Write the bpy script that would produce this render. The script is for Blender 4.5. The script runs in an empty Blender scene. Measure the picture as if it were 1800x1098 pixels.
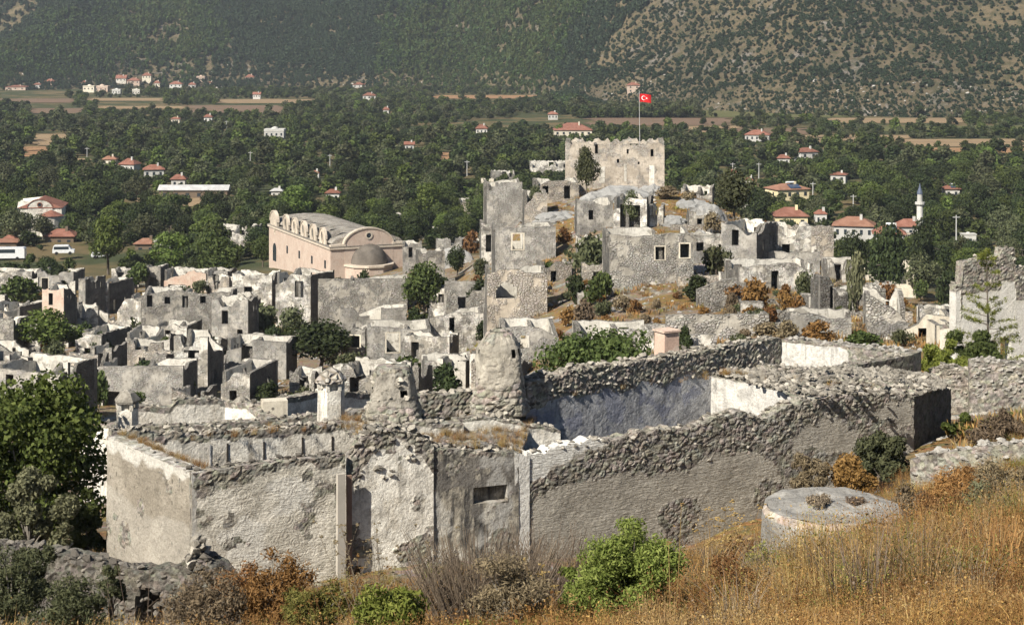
import bpy, bmesh, math, random
import numpy as np
from mathutils import Vector, Matrix
R = math.radians
# ---------------------------------------------------------------- camera, sky, sun, exposure
sc = bpy.context.scene
COL = sc.collection
F, PX0, PY0, CH = 3000.0, 900.0, 60.0, 60.0      # focal length in photo pixels, horizon row, eye height above the valley datum
cam = bpy.data.cameras.new('camera'); camo = bpy.data.objects.new('camera', cam); COL.objects.link(camo)
camo.location = (0, 0, CH); camo.rotation_euler = (R(90), 0, 0)
cam.sensor_width = 36; cam.lens = 36*F/1800; cam.shift_y = -(549-PY0)/1800; cam.clip_start = .5; cam.clip_end = 9000
sc.camera = camo
SUN_AZ = (-.67, -.742); SUN_EL = R(41)
w = bpy.data.worlds.new('World'); sc.world = w; w.use_nodes = True
sky = w.node_tree.nodes.new('ShaderNodeTexSky'); sky.sky_type = 'NISHITA'; sky.sun_disc = False
sky.sun_elevation = SUN_EL; sky.sun_rotation = math.atan2(SUN_AZ[0], SUN_AZ[1]); sky.air_density = 1.0; sky.dust_density = .6
bg = w.node_tree.nodes['Background']; bg.inputs[1].default_value = .05
w.node_tree.links.new(sky.outputs[0], bg.inputs[0])
sl = bpy.data.lights.new('sun', 'SUN'); sl.energy = 5.0; sl.angle = R(.5); sl.color = (1, .93, .81)
so = bpy.data.objects.new('sun', sl); COL.objects.link(so)
so.rotation_euler = Vector((SUN_AZ[0]*math.cos(SUN_EL), SUN_AZ[1]*math.cos(SUN_EL), math.sin(SUN_EL))).to_track_quat('Z', 'Y').to_euler()
sc.view_settings.view_transform = 'Standard'; sc.view_settings.look = 'None'; sc.view_settings.exposure = 0.72; sc.view_settings.gamma = 1
sc.cycles.use_denoising = True; sc.cycles.use_adaptive_sampling = True; sc.cycles.adaptive_threshold = .03
sc.cycles.max_bounces = 5; sc.cycles.diffuse_bounces = 1; sc.cycles.glossy_bounces = 1; sc.cycles.transmission_bounces = 3
sc.cycles.volume_bounces = 0; sc.cycles.transparent_max_bounces = 4
sc.cycles.caustics_reflective = False; sc.cycles.caustics_refractive = False

# ---------------------------------------------------------------- numeric helpers
def _h(i, j, k, s):
    n = (i*374761393 + j*668265263 + k*2147483647 + s*974634777) & 0xffffffff
    n = ((n ^ (n >> 13))*1274126177) & 0xffffffff
    return ((n ^ (n >> 16)) & 0xffff)/32767.5 - 1
def vnoise(P, s=0):
    P = np.asarray(P, float); I = np.floor(P).astype(np.int64); f = P-I; f = f*f*(3-2*f); r = 0
    for a in (0, 1):
        for b in (0, 1):
            for c in (0, 1):
                r = r + _h(I[..., 0]+a, I[..., 1]+b, I[..., 2]+c, s)*np.where(a, f[..., 0], 1-f[..., 0])*np.where(b, f[..., 1], 1-f[..., 1])*np.where(c, f[..., 2], 1-f[..., 2])
    return r
def fbm(P, o=4, s=0):
    P = np.asarray(P, float); r = 0; a = 1
    for i in range(o):
        r = r + a*vnoise(P*(2**i), s+i); a *= .5
    return r/1.8
def cell(S, Z, s=0):
    """distance to the nearest and second nearest jittered cell point"""
    I = np.floor(S).astype(np.int64); J = np.floor(Z).astype(np.int64); f1 = np.full(S.shape, 9.); f2 = f1.copy()
    for a in (-1, 0, 1):
        for b in (-1, 0, 1):
            i, j = I+a, J+b
            d = np.hypot(i+.5+.42*_h(i, j, 0, s)-S, j+.5+.42*_h(i, j, 1, s)-Z)
            f2 = np.minimum(np.maximum(f1, d), f2); f1 = np.minimum(f1, d)
    return f1, f2
# the land, as heights below the eye over (direction, distance), every entry a real place on the ground
TP = np.array([-900, 0, 300, 600, 800, 950, 1080, 1200, 1350, 1500, 1650, 1800, 2700], float)
TT = [
 (3, [-1.9]*13),
 (8, [-3.2]*8+[-3.15, -3.1, -3.1, -3.1, -3.1]),
 (15, [-5.8, -5.8, -5.8, -5.8, -5.7, -5.6, -5.6, -5.5, -5.4, -5.3, -5.2, -5.15, -5]),
 (20, [-7.6, -7.6, -7.6, -7.5, -7.3, -7.2, -7.1, -6.9, -6.7, -6.45, -6.3, -6.2, -5.8]),
 (28, [-10.6, -10.5, -10.5, -10.4, -10.3, -10.1, -9.9, -9.6, -9.3, -9.0, -8.7, -8.3, -7.4]),
 (38, [-13.6, -13.8, -13.8, -13.7, -13.6, -13.5, -13.5, -13.3, -12.8, -12.1, -11.5, -10.7, -9.6]),
 (48, [-15.8, -16, -16.2, -16.2, -16.1, -16.2, -16.3, -16.0, -15.0, -13.8, -13.1, -12.5, -11.4]),
 (55, [-17.2, -17.5, -17.5, -17.4, -17.2, -17.4, -17.6, -17.4, -16.7, -15.3, -14.4, -13.6, -12.6]),
 (65, [-19.3, -19.4, -19.4, -19.2, -18.6, -18.7, -18.8, -18.6, -17.8, -16.6, -15.6, -15.0, -14]),
 (78, [-22.3, -22.3, -22.2, -21.8, -21, -20, -19.3, -18.8, -18.2, -17.8, -17.4, -17, -16]),
 (95, [-25.8, -25.8, -25.6, -25, -23.8, -22.6, -21.8, -21, -20.2, -19.8, -19.4, -19.2, -18.5]),
 (115, [-30, -30, -29.7, -28.8, -27, -25.2, -24, -23, -22, -21.6, -21.4, -21.3, -21.5]),
 (140, [-34.8, -34.6, -34.2, -33, -31, -28.2, -26.5, -25.4, -24.6, -24.2, -24.3, -24.5, -26]),
 (170, [-39.2, -39, -38.6, -37.5, -35, -31.2, -28.6, -27.3, -26.8, -27, -28.3, -30, -33]),
 (200, [-42.8, -42.5, -42, -41, -38, -31.5, -29, -28.4, -28.2, -29.5, -33, -36.5, -40]),
 (230, [-45.2, -45, -44.5, -43.5, -39.5, -28.5, -26, -25.6, -27, -32.5, -39.5, -43.5, -46]),
 (260, [-47.2, -47, -46.5, -45.2, -38.5, -25, -23.3, -24, -30, -39, -45.5, -48.5, -50]),
 (300, [-49.7, -49.5, -48.8, -47, -41, -34, -31, -33, -40, -46.5, -50.5, -52.3, -53]),
 (340, [-52, -52, -51, -48.6, -44.5, -43, -43, -46, -50, -53, -54.5, -55.2, -56]),
 (400, [-55, -55, -54, -52, -51, -52, -53, -54.5, -56, -56.5, -57, -57, -57]),
 (500, [-57]*13), (700, [-57.4]*13), (1000, [-57]*13), (4000, [-57]*13)]
TD = np.log(np.array([t[0] for t in TT], float)); TZ = np.array([t[1] for t in TT], float)
def _cr(p0, p1, p2, p3, t):
    return .5*(2*p1+(p2-p0)*t+(2*p0-5*p1+4*p2-p3)*t*t+(3*p1-p0-3*p2+p3)*t**3)
def T(x, y):
    """ground height (world z) at x, y"""
    x = np.asarray(x, float); y = np.maximum(np.asarray(y, float), 3.0)
    p = np.clip(PX0+F*x/y, TP[0], TP[-1]-1e-6); l = np.clip(np.log(y), TD[0], TD[-1]-1e-6)
    j = np.clip(np.searchsorted(TP, p, side='right')-1, 0, len(TP)-2); tp = (p-TP[j])/(TP[j+1]-TP[j]); tp = tp*tp*(3-2*tp)*.5+tp*.5
    i = np.clip(np.searchsorted(TD, l, side='right')-1, 0, len(TD)-2); td = (l-TD[i])/(TD[i+1]-TD[i])
    def row(k):
        k = np.clip(k, 0, len(TD)-1); return TZ[k, j]*(1-tp)+TZ[k, j+1]*tp
    z = _cr(row(i-1), row(i), row(i+1), row(i+2), td)
    P = np.stack([x, y, 0*x], -1)
    return CH+z + (fbm(P*.16, 3, 5)*.35*np.clip(y/60, .25, 1) + fbm(P*.6, 2, 9)*.10)*np.clip((700-y)/300, 0, 1)
def at(px, py, d): return Vector(((px-PX0)/F*d, d, CH-(py-PY0)/F*d))
def gd(px, d):
    x = (px-PX0)/F*d; return Vector((x, d, float(T(x, d))))
_DS = np.exp(np.linspace(math.log(6), math.log(1500), 1600))
def gp(px, py):
    """first ground point met by the line of sight through a photo pixel"""
    x = (px-PX0)/F*_DS; hit = T(x, _DS) >= CH-(py-PY0)/F*_DS
    k = int(np.argmax(hit)) if hit.any() else len(_DS)-1
    return gd(px, float(_DS[k]))
def interp(x, xs, ys): return np.interp(x, xs, ys)

# ---------------------------------------------------------------- object helpers
def prop(o, label=None, cat=None, group=None, kind=None):
    if label: o['label'] = label
    if cat: o['category'] = cat
    if group: o['group'] = group
    if kind: o['kind'] = kind
    return o
def mesh(name, V, Fc, mats, mi=None, smooth=False):
    me = bpy.data.meshes.new(name); V = np.asarray(V, np.float32)
    if isinstance(Fc, np.ndarray):
        n, k = Fc.shape; me.vertices.add(len(V)); me.vertices.foreach_set('co', V.ravel())
        me.loops.add(n*k); me.loops.foreach_set('vertex_index', Fc.astype(np.int32).ravel())
        me.polygons.add(n); me.polygons.foreach_set('loop_start', np.arange(0, n*k, k, dtype=np.int32))
        me.update(calc_edges=True)
    else:
        me.from_pydata([tuple(map(float, v)) for v in V], [], [tuple(map(int, f)) for f in Fc])
    for m in (mats if isinstance(mats, (list, tuple)) else [mats]): me.materials.append(m)
    if mi is not None: me.polygons.foreach_set('material_index', np.asarray(mi, np.int32))
    me.polygons.foreach_set('use_smooth', np.full(len(me.polygons), bool(smooth)))
    me.update(); return me
def attr(me, name, vals):
    a = me.attributes.new(name, 'FLOAT', 'POINT'); a.data.foreach_set('value', np.asarray(vals, np.float32))
def obj(name, me, parent=None, loc=(0, 0, 0), rz=0, scale=None):
    o = bpy.data.objects.new(name, me); COL.objects.link(o); o.parent = parent; o.location = loc
    if rz: o.rotation_euler[2] = rz
    if scale is not None: o.scale = scale if hasattr(scale, '__len__') else (scale,)*3
    return o
def empty(name, loc, rz=0): return obj(name, None, None, loc, rz)
class MB:
    def __init__(s): s.v, s.f, s.m = [], [], []
    def add(s, V, Fc, m=0):
        b = len(s.v); s.v += [tuple(map(float, v)) for v in V]; s.f += [tuple(b+i for i in f) for f in Fc]; s.m += [m]*len(Fc); return s
    def box(s, x0, x1, y0, y1, z0, z1, m=0, tap=0):
        V = [(x0, y0, z0), (x1, y0, z0), (x1, y1, z0), (x0, y1, z0), (x0+tap, y0+tap, z1), (x1-tap, y0+tap, z1), (x1-tap, y1-tap, z1), (x0+tap, y1-tap, z1)]
        return s.add(V, [(3, 2, 1, 0), (4, 5, 6, 7), (0, 1, 5, 4), (1, 2, 6, 5), (2, 3, 7, 6), (3, 0, 4, 7)], m)
    def tube(s, pts, rad, n=6, m=0):
        pts = [Vector(p) for p in pts]; V = []
        for i, p in enumerate(pts):
            d = (pts[min(i+1, len(pts)-1)]-pts[max(i-1, 0)]).normalized()
            a = d.cross(Vector((.3, .9, .1)) if abs(d.y) < .9 else Vector((1, 0, 0))).normalized(); b = d.cross(a)
            for k in range(n):
                t = 2*math.pi*k/n; V.append(p+(a*math.cos(t)+b*math.sin(t))*rad[i])
        Fc = [(i*n+k, i*n+(k+1) % n, (i+1)*n+(k+1) % n, (i+1)*n+k) for i in range(len(pts)-1) for k in range(n)]
        Fc += [tuple(range(n))[::-1], tuple((len(pts)-1)*n+k for k in range(n))]
        return s.add(V, Fc, m)
    def lathe(s, prof, n=16, m=0, jit=0, seed=0, c=(0, 0)):
        rr = random.Random(seed); V = []
        for (r, z) in prof:
            for k in range(n):
                t = 2*math.pi*k/n; q = r*(1+jit*rr.uniform(-1, 1)); V.append((c[0]+q*math.cos(t), c[1]+q*math.sin(t), z+jit*.5*rr.uniform(-1, 1)*r))
        Fc = [(i*n+k, i*n+(k+1) % n, (i+1)*n+(k+1) % n, (i+1)*n+k) for i in range(len(prof)-1) for k in range(n)]
        Fc += [tuple(range(n))[::-1], tuple((len(prof)-1)*n+k for k in range(n))]
        return s.add(V, Fc, m)
    def mesh(s, name, mats, smooth=False): return mesh(name, s.v, s.f, mats, s.m, smooth)
    def build(s, name, mats, parent=None, loc=(0, 0, 0), rz=0, smooth=False): return obj(name, s.mesh(name, mats, smooth), parent, loc, rz)

# ---------------------------------------------------------------- materials
def newmat(name):
    m = bpy.data.materials.new(name); m.use_nodes = True; nt = m.node_tree; b = nt.nodes['Principled BSDF']
    b.inputs['Roughness'].default_value = .95; b.inputs['Specular IOR Level'].default_value = .12
    return m, nt, b
class N:
    """small node writer"""
    def __init__(s, nt, coord='Object', rnd=True):
        s.nt = nt; tc = s.n('ShaderNodeTexCoord'); s.co = tc.outputs[coord]
        if rnd:
            oi = s.n('ShaderNodeObjectInfo'); s.rand = oi.outputs['Random']
            v = s.n('ShaderNodeVectorMath', operation='SCALE'); v.inputs[0].default_value = (37, 53, 91); nt.links.new(s.rand, v.inputs['Scale'])
            a = s.n('ShaderNodeVectorMath', operation='ADD'); nt.links.new(s.co, a.inputs[0]); nt.links.new(v.outputs[0], a.inputs[1]); s.co = a.outputs[0]
    def n(s, t, **k):
        x = s.nt.nodes.new(t)
        for a, b in k.items(): setattr(x, a, b)
        return x
    def l(s, a, b): s.nt.links.new(a, b)
    def put(s, sock, v):
        if hasattr(v, 'is_output'): s.l(v, sock)
        elif isinstance(v, (tuple, list)) and sock.type == 'RGBA' and len(v) == 3: sock.default_value = (*v, 1)
        else: sock.default_value = v
    def vec(s, sc=(1, 1, 1)):
        m = s.n('ShaderNodeVectorMath', operation='MULTIPLY'); s.l(s.co, m.inputs[0]); m.inputs[1].default_value = sc; return m.outputs[0]
    def noise(s, scale=1, detail=4, rough=.6, stretch=None, dist=0):
        x = s.n('ShaderNodeTexNoise'); x.inputs['Scale'].default_value = scale; x.inputs['Detail'].default_value = detail
        x.inputs['Roughness'].default_value = rough; x.inputs['Distortion'].default_value = dist
        s.l(s.vec(stretch) if stretch else s.co, x.inputs['Vector']); return x.outputs['Fac']
    def vor(s, scale=1, feat='DISTANCE_TO_EDGE', out='Distance', stretch=None):
        x = s.n('ShaderNodeTexVoronoi', feature=feat); x.inputs['Scale'].default_value = scale
        s.l(s.vec(stretch) if stretch else s.co, x.inputs['Vector']); return x.outputs[out]
    def ramp(s, v, a, b, c=0., d=1.):
        x = s.n('ShaderNodeMapRange'); x.interpolation_type = 'SMOOTHSTEP'
        for i, q in enumerate((v, a, b, c, d)): s.put(x.inputs[i], q)
        return x.outputs[0]
    def mix(s, f, a, b, blend='MIX'):
        x = s.n('ShaderNodeMix', data_type='RGBA', blend_type=blend)
        s.put(x.inputs[0], f); s.put(x.inputs[6], a); s.put(x.inputs[7], b); return x.outputs[2]
    def math(s, op, a, b=0.):
        x = s.n('ShaderNodeMath', operation=op); s.put(x.inputs[0], a); s.put(x.inputs[1], b); return x.outputs[0]
    def attr(s, name): return s.n('ShaderNodeAttribute', attribute_name=name).outputs['Fac']
    def bump(s, h, strength=.5, dist=.05):
        x = s.n('ShaderNodeBump'); x.inputs['Strength'].default_value = strength; x.inputs['Distance'].default_value = dist; s.l(h, x.inputs['Height']); return x.outputs[0]
MAT = {}
def wall_mat(name, base, light, dark, patch=.5, stain=.35, stone=0., streak=.4, bump=.6, bs=.06, stonesize=4., spots=.0, patchcol=None, patchamt=.0):
    m, nt, b = newmat(name); n = N(nt)
    big = n.noise(.55, 5, .62); mid = n.noise(2.6, 5, .65); fine = n.noise(14, 3, .7)
    c = n.mix(n.ramp(big, .5-patch*.25, .5+patch*.25), base, light)
    c = n.mix(n.math('MULTIPLY', n.ramp(mid, .5, .72), stain), c, dark)
    st = n.noise(1, 3, .65, (5, 5, .55)); c = n.mix(n.math('MULTIPLY', n.ramp(st, .52, .75), streak), c, dark)
    if patchamt: c = n.mix(n.math('MULTIPLY', n.ramp(n.noise(.9, 4, .6, (1, 1, 1.4)), .56, .62), patchamt), c, patchcol)
    c = n.mix(n.ramp(fine, .25, .75), n.mix(.5, c, (0, 0, 0), 'MULTIPLY'), c) if False else n.mix(n.ramp(fine, .3, .75, 0, .35), c, n.mix(1, c, (.45, .44, .42), 'MULTIPLY'))
    h = n.math('ADD', n.math('MULTIPLY', mid, .6), n.math('MULTIPLY', fine, .5))
    if stone:
        e = n.vor(stonesize, stretch=(1, 1, 1.45)); ec = n.vor(stonesize, 'F1', 'Color', stretch=(1, 1, 1.45))
        j = n.ramp(e, 0, .09); mask = n.ramp(n.noise(.7, 3, .6), .5-stone*.35, .62-stone*.35) if stone < 1 else 1.
        shade = n.mix(1, c, n.mix(.38, (1, 1, 1), ec), 'MULTIPLY')
        hsv = n.n('ShaderNodeHueSaturation'); hsv.inputs['Saturation'].default_value = .25; n.l(shade, hsv.inputs['Color'])
        sc_ = n.mix(j, n.mix(1, c, (.55, .53, .5), 'MULTIPLY'), n.mix(.6, c, hsv.outputs[0]))
        c = n.mix(mask, c, sc_); h = n.math('ADD', h, n.math('MULTIPLY', n.ramp(e, 0, .22), n.math('MULTIPLY', mask, 1.5)))
    c = n.mix(n.ramp(n.vor(1.15, 'F1', 'Distance'), .10, .05, 0, .8), c, (.05, .045, .04))  # dark spots paint the shade inside small wall holes
    if spots:
        v = n.vor(2.2, 'F1', 'Distance'); c = n.mix(n.math('MULTIPLY', n.ramp(v, .26, .16), spots), c, dark)
    v = n.n('ShaderNodeHueSaturation'); n.l(c, v.inputs['Color']); n.l(n.math('ADD', n.math('MULTIPLY', n.rand, .30), .85), v.inputs['Value'])
    n.l(v.outputs[0], b.inputs['Base Color']); n.l(n.bump(h, bump, bs), b.inputs['Normal']); MAT[name] = m; return m
wall_mat('stone', (.30, .278, .24), (.46, .43, .375), (.10, .093, .082), stone=.3, stonesize=3.2, streak=.4, bump=.8, bs=.1)
wall_mat('stone_dark', (.17, .155, .135), (.25, .235, .205), (.06, .055, .048), stone=1, stonesize=4, streak=.3, bump=.9, bs=.1)
wall_mat('fort', (.42, .365, .30), (.58, .515, .435), (.22, .19, .16), patch=.4, stain=.55, streak=.6, patchcol=(.33, .29, .24), patchamt=.6, stone=.1)
wall_mat('stone_warm', (.40, .35, .285), (.54, .475, .39), (.18, .155, .13), stone=.35, stonesize=3.2, bump=.8, bs=.1)
wall_mat('render_grey', (.31, .292, .26), (.47, .445, .40), (.11, .103, .09), patch=.35, stain=.5, stone=.25, spots=.5, streak=.45)
wall_mat('plaster', (.56, .53, .47), (.74, .71, .64), (.20, .185, .16), stain=.5, streak=.6, patchcol=(.27, .25, .215), patchamt=.75)
wall_mat('plaster_worn', (.34, .315, .27), (.74, .70, .625), (.11, .10, .088), patch=.3, stain=.6, streak=.7, patchcol=(.20, .185, .16), patchamt=.8, stone=.25, stonesize=3.4)
wall_mat('stone_shade', (.17, .16, .142), (.25, .235, .205), (.07, .065, .058), stone=.5, stonesize=3.4, streak=.4, bump=.8, bs=.1)  # stone colour darkened to carry the shade of side walls
wall_mat('plaster_cream', (.66, .60, .49), (.76, .70, .58), (.30, .26, .21), stain=.3, streak=.4, patchcol=(.40, .35, .27), patchamt=.35)
wall_mat('plaster_pink', (.56, .40, .32), (.62, .52, .43), (.25, .2, .17), stain=.3, streak=.4, patchcol=(.6, .52, .44), patchamt=.5)
wall_mat('church_pink', (.52, .405, .335), (.58, .475, .40), (.30, .235, .195), stain=.3, streak=.6, bump=.3, patchcol=(.55, .48, .41), patchamt=.5)
wall_mat('church_trim', (.55, .475, .39), (.60, .53, .44), (.22, .19, .16), stain=.45, streak=.5, bump=.3)
wall_mat('wall_top', (.30, .275, .235), (.40, .37, .31), (.11, .10, .088), stone=1, stonesize=5, bump=.9, bs=.1)
wall_mat('slate', (.25, .22, .18), (.42, .375, .305), (.11, .10, .09), stone=.9, stonesize=2.5, streak=0, bump=.6)
wall_mat('dome_grey', (.13, .115, .10), (.19, .168, .145), (.09, .08, .07), streak=.2, bump=.5)
wall_mat('white_wash', (.52, .51, .48), (.60, .59, .56), (.5, .48, .44), stain=.15, streak=.15, bump=.1)
wall_mat('yellow_wash', (.72, .62, .38), (.78, .68, .45), (.5, .42, .28), stain=.15, streak=.15, bump=.1)
wall_mat('tile_roof', (.21, .095, .068), (.28, .135, .10), (.14, .07, .05), stain=.4, streak=.1, bump=.4)
wall_mat('tile_roof_brown', (.24, .125, .085), (.30, .165, .115), (.14, .08, .06), stain=.4, streak=.1, bump=.4)
wall_mat('metal_roof', (.38, .38, .38), (.48, .48, .48), (.25, .24, .23), stain=.2, streak=.3, bump=.2)
def plain(name, col, rough=.6, metal=0, spec=.3):
    m, nt, b = newmat(name); n = N(nt); c = n.mix(n.ramp(n.noise(3, 4), .35, .7, 0, .35), col, tuple(x*.6 for x in col))
    n.l(c, b.inputs['Base Color']); b.inputs['Roughness'].default_value = rough; b.inputs['Metallic'].default_value = metal; b.inputs['Specular IOR Level'].default_value = spec
    MAT[name] = m; return m
plain('slot_dark', (.04, .033, .028), .9); plain('wood', (.16, .12, .085), .9); plain('wood_pale', (.42, .39, .34), .9); plain('rust_wood', (.24, .16, .12), .9); plain('glass_dark', (.03, .04, .05), .2, spec=.5)
plain('flag_red', (.62, .02, .025), .8); plain('flag_white', (.8, .8, .8), .8); plain('pole_grey', (.45, .45, .44), .5); plain('blue_tile', (.09, .11, .16), .6)
plain('car_white', (.75, .76, .77), .3, spec=.5); plain('tyre', (.02, .02, .02), .9); plain('red_cloth', (.6, .05, .05), .8); plain('solar', (.05, .07, .12), .25, spec=.5)
def stone_mat(name, a, b_, lich):
    m, nt, b = newmat(name); n = N(nt); c = n.mix(n.rand, a, b_)
    c = n.mix(n.ramp(n.noise(9, 3, .7), .52, .68, 0, .75), c, lich); c = n.mix(n.ramp(n.noise(30, 3, .7), .4, .7, 0, .5), c, n.mix(1, c, (.4, .4, .4), 'MULTIPLY'))
    n.l(c, b.inputs['Base Color']); n.l(n.bump(n.noise(22, 3, .7), .6, .03), b.inputs['Normal']); MAT[name] = m
stone_mat('rubble_grey', (.13, .118, .10), (.52, .48, .41), (.085, .078, .068)); stone_mat('rubble_dark', (.10, .09, .078), (.24, .22, .19), (.06, .055, .05))
stone_mat('rubble_pale', (.30, .28, .25), (.46, .44, .40), (.16, .15, .14)); stone_mat('limestone', (.27, .27, .265), (.36, .355, .34), (.14, .14, .14))
def leaf_mat(name, a, b_, tr=.25, hue=.0, rough=.75):
    m, nt, b = newmat(name); n = N(nt, rnd=True); g = n.n('ShaderNodeNewGeometry')
    c = n.mix(g.outputs['Random Per Island'], a, b_)
    v = n.n('ShaderNodeHueSaturation'); n.l(c, v.inputs['Color']); n.l(n.math('ADD', n.math('MULTIPLY', n.rand, .5), .75), v.inputs['Value']); n.l(n.math('ADD', n.math('MULTIPLY', n.rand, .024), .488), v.inputs['Hue'])
    n.l(v.outputs[0], b.inputs['Base Color']); b.inputs['Roughness'].default_value = rough; b.inputs['Specular IOR Level'].default_value = .2
    t = n.n('ShaderNodeBsdfTranslucent'); n.l(v.outputs[0], t.inputs['Color']); mx = n.n('ShaderNodeMixShader'); mx.inputs[0].default_value = tr
    n.l(b.outputs[0], mx.inputs[1]); n.l(t.outputs[0], mx.inputs[2]); n.l(mx.outputs[0], nt.nodes['Material Output'].inputs[0]); MAT[name] = m
leaf_mat('leaf_dark', (.022, .034, .013), (.06, .078, .028)); leaf_mat('leaf_mid', (.038, .055, .016), (.10, .125, .038)); leaf_mat('leaf_bright', (.055, .085, .016), (.15, .19, .05))
leaf_mat('leaf_yellow', (.10, .13, .02), (.24, .26, .06)); leaf_mat('leaf_olive', (.05, .06, .028), (.13, .14, .07)); leaf_mat('leaf_sage', (.10, .105, .06), (.20, .20, .11))
leaf_mat('leaf_rust', (.14, .07, .02), (.26, .145, .055)); leaf_mat('leaf_dun', (.13, .10, .065), (.24, .185, .115)); leaf_mat('straw', (.20, .125, .045), (.42, .29, .13), .2); leaf_mat('straw_orange', (.20, .10, .03), (.40, .235, .085), .2)
leaf_mat('straw_grey', (.13, .10, .075), (.28, .22, .16), .2); leaf_mat('straw_green', (.10, .11, .025), (.24, .22, .06), .2)
leaf_mat('leaf_fresh', (.11, .16, .028), (.27, .32, .085)); leaf_mat('hill_green', (.018, .032, .018), (.042, .062, .03), .1); leaf_mat('hill_pine', (.026, .046, .014), (.07, .105, .03), .1)
plain('bark', (.12, .10, .08), .95); plain('bark_grey', (.22, .20, .17), .95)
# ground covers
def ground_mat():
    m, nt, b = newmat('ground'); n = N(nt, rnd=False)
    soil = n.mix(n.ramp(n.noise(.25, 5, .65), .35, .65), (.27, .205, .14), (.20, .165, .12))
    grass = n.mix(n.ramp(n.noise(1.3, 3, .7), .35, .7), (.27, .165, .06), (.16, .12, .055))
    c = n.mix(n.ramp(n.noise(.13, 4, .62), .42, .60), soil, grass)
    rock = n.mix(n.ramp(n.noise(2, 5, .7), .3, .7), (.17, .165, .155), (.36, .345, .315))
    c = n.mix(n.ramp(n.noise(.21, 5, .68), .53, .60), c, rock)
    peb = n.vor(2.2, 'F1', 'Color'); c = n.mix(.25, c, n.mix(1, c, peb, 'MULTIPLY'))
    sp = n.n('ShaderNodeSeparateXYZ'); n.l(n.co, sp.inputs[0]); y = sp.outputs[1]
    val = n.mix(n.ramp(n.noise(.03, 3, .6), .45, .62), (.055, .065, .03), (.15, .115, .06))
    c = n.mix(n.ramp(n.math('ADD', y, n.math('MULTIPLY', n.noise(.02, 3), 60.)), 360, 420), c, val)
    n.l(c, b.inputs['Base Color']); n.l(n.bump(n.math('ADD', n.noise(1.7, 6, .7), n.math('MULTIPLY', n.vor(2.2), .8)), .9, .25), b.inputs['Normal']); MAT['ground'] = m
    m, nt, b = newmat('hill'); n = N(nt, rnd=False)
    a_ = n.mix(n.ramp(n.noise(.012, 3, .6), .4, .62), (.125, .10, .066), (.165, .13, .08))
    rk = n.mix(n.ramp(n.noise(.25, 5, .7), .3, .7), (.11, .10, .09), (.25, .225, .20))
    c = n.mix(n.ramp(n.noise(.03, 6, .7), .54, .64), a_, rk); c = n.mix(n.ramp(n.noise(.15, 4, .7), .42, .60, 0, .75), c, (.06, .062, .032))
    n.l(c, b.inputs['Base Color']); n.l(n.bump(n.noise(.25, 6, .7), 1., 3.), b.inputs['Normal']); MAT['hill'] = m
    for nm, p, q in (('field_tan', (.30, .215, .13), (.24, .17, .105)), ('field_brown', (.19, .125, .09), (.15, .105, .075)), ('field_green', (.09, .10, .04), (.13, .125, .055)), ('field_red', (.34, .20, .11), (.26, .15, .085))):
        m, nt, b = newmat(nm); n = N(nt); c = n.mix(n.ramp(n.noise(.08, 4, .65, (.3, 1.5, 1)), .4, .62), p, q); n.l(n.mix(n.ramp(n.noise(1.2, 5), .5, .65, 0, .5), c, (.10, .095, .04)), b.inputs['Base Color']); MAT[nm] = m
ground_mat()
# ---------------------------------------------------------------- land
def sheet(name, ps, ds, zf, mat, smooth=True):
    P, D = np.meshgrid(ps, ds); X = (P-PX0)/F*D; Z = zf(X, D); V = np.stack([X, D, Z], -1).reshape(-1, 3)
    r, c = P.shape; i = np.arange(r*c).reshape(r, c)
    Q = np.stack([i[:-1, :-1], i[:-1, 1:], i[1:, 1:], i[1:, :-1]], -1).reshape(-1, 4)
    o = obj(name, mesh(name, V, Q, mat, smooth=smooth)); prop(o, kind='structure'); return o
o = sheet('ground', np.arange(-1500, 3300, 14.), np.exp(np.linspace(math.log(2.5), math.log(2600), 420)), T, MAT['ground'])
prop(o, 'dry stony hillside running down to the flat wooded valley floor')
def hillz(x, y):
    y = np.asarray(y, float); x = np.asarray(x, float); p = PX0+F*x/y
    br = interp(p, [-1500, 700, 900, 1000, 1100, 1250, 1400, 1600, 1800, 3300], [2300, 1950, 1640, 1500, 1390, 1270, 1205, 1170, 1150, 1080])
    bl = interp(p, [-1500, 0, 300, 600, 900, 1200, 3300], [1700, 1720, 1800, 1760, 1700, 1650, 1500])
    P = np.stack([x, y, 0*x], -1)
    n1 = fbm(P*.006, 4, 21); n2 = fbm(P*.02, 4, 33)
    rid = 1-np.abs(fbm(np.stack([x*.0045+.2*n1, y*.0018, 0*x], -1), 3, 44))*2
    t = y-br; zr = .50*t+n1*24*np.clip(t/90, 0, 1)+n2*5*np.clip(t/40, 0, 1)
    t = y-bl; zl = np.where(t < 160, .2*t, 32+.36*(t-160))+(n1*26+rid*40)*np.clip(t/250, 0, 1)+n2*5*np.clip(t/40, 0, 1)
    # low rocky rise standing at the hill foot
    k = 11*np.exp(-((p-1000)/85)**2-((y-1420)/70)**2)
    return CH-58.2+np.maximum(np.minimum(np.maximum(zr, zl), 420), -5)+np.maximum(k, 0)*(1+.3*n2)
o = sheet('hills', np.arange(-1500, 3300, 12.), np.concatenate([np.arange(1020, 2300, 7.), np.arange(2300, 3400, 30.)]), hillz, MAT['hill'])
prop(o, 'scrub covered mountain slopes closing the far side of the valley')
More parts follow.
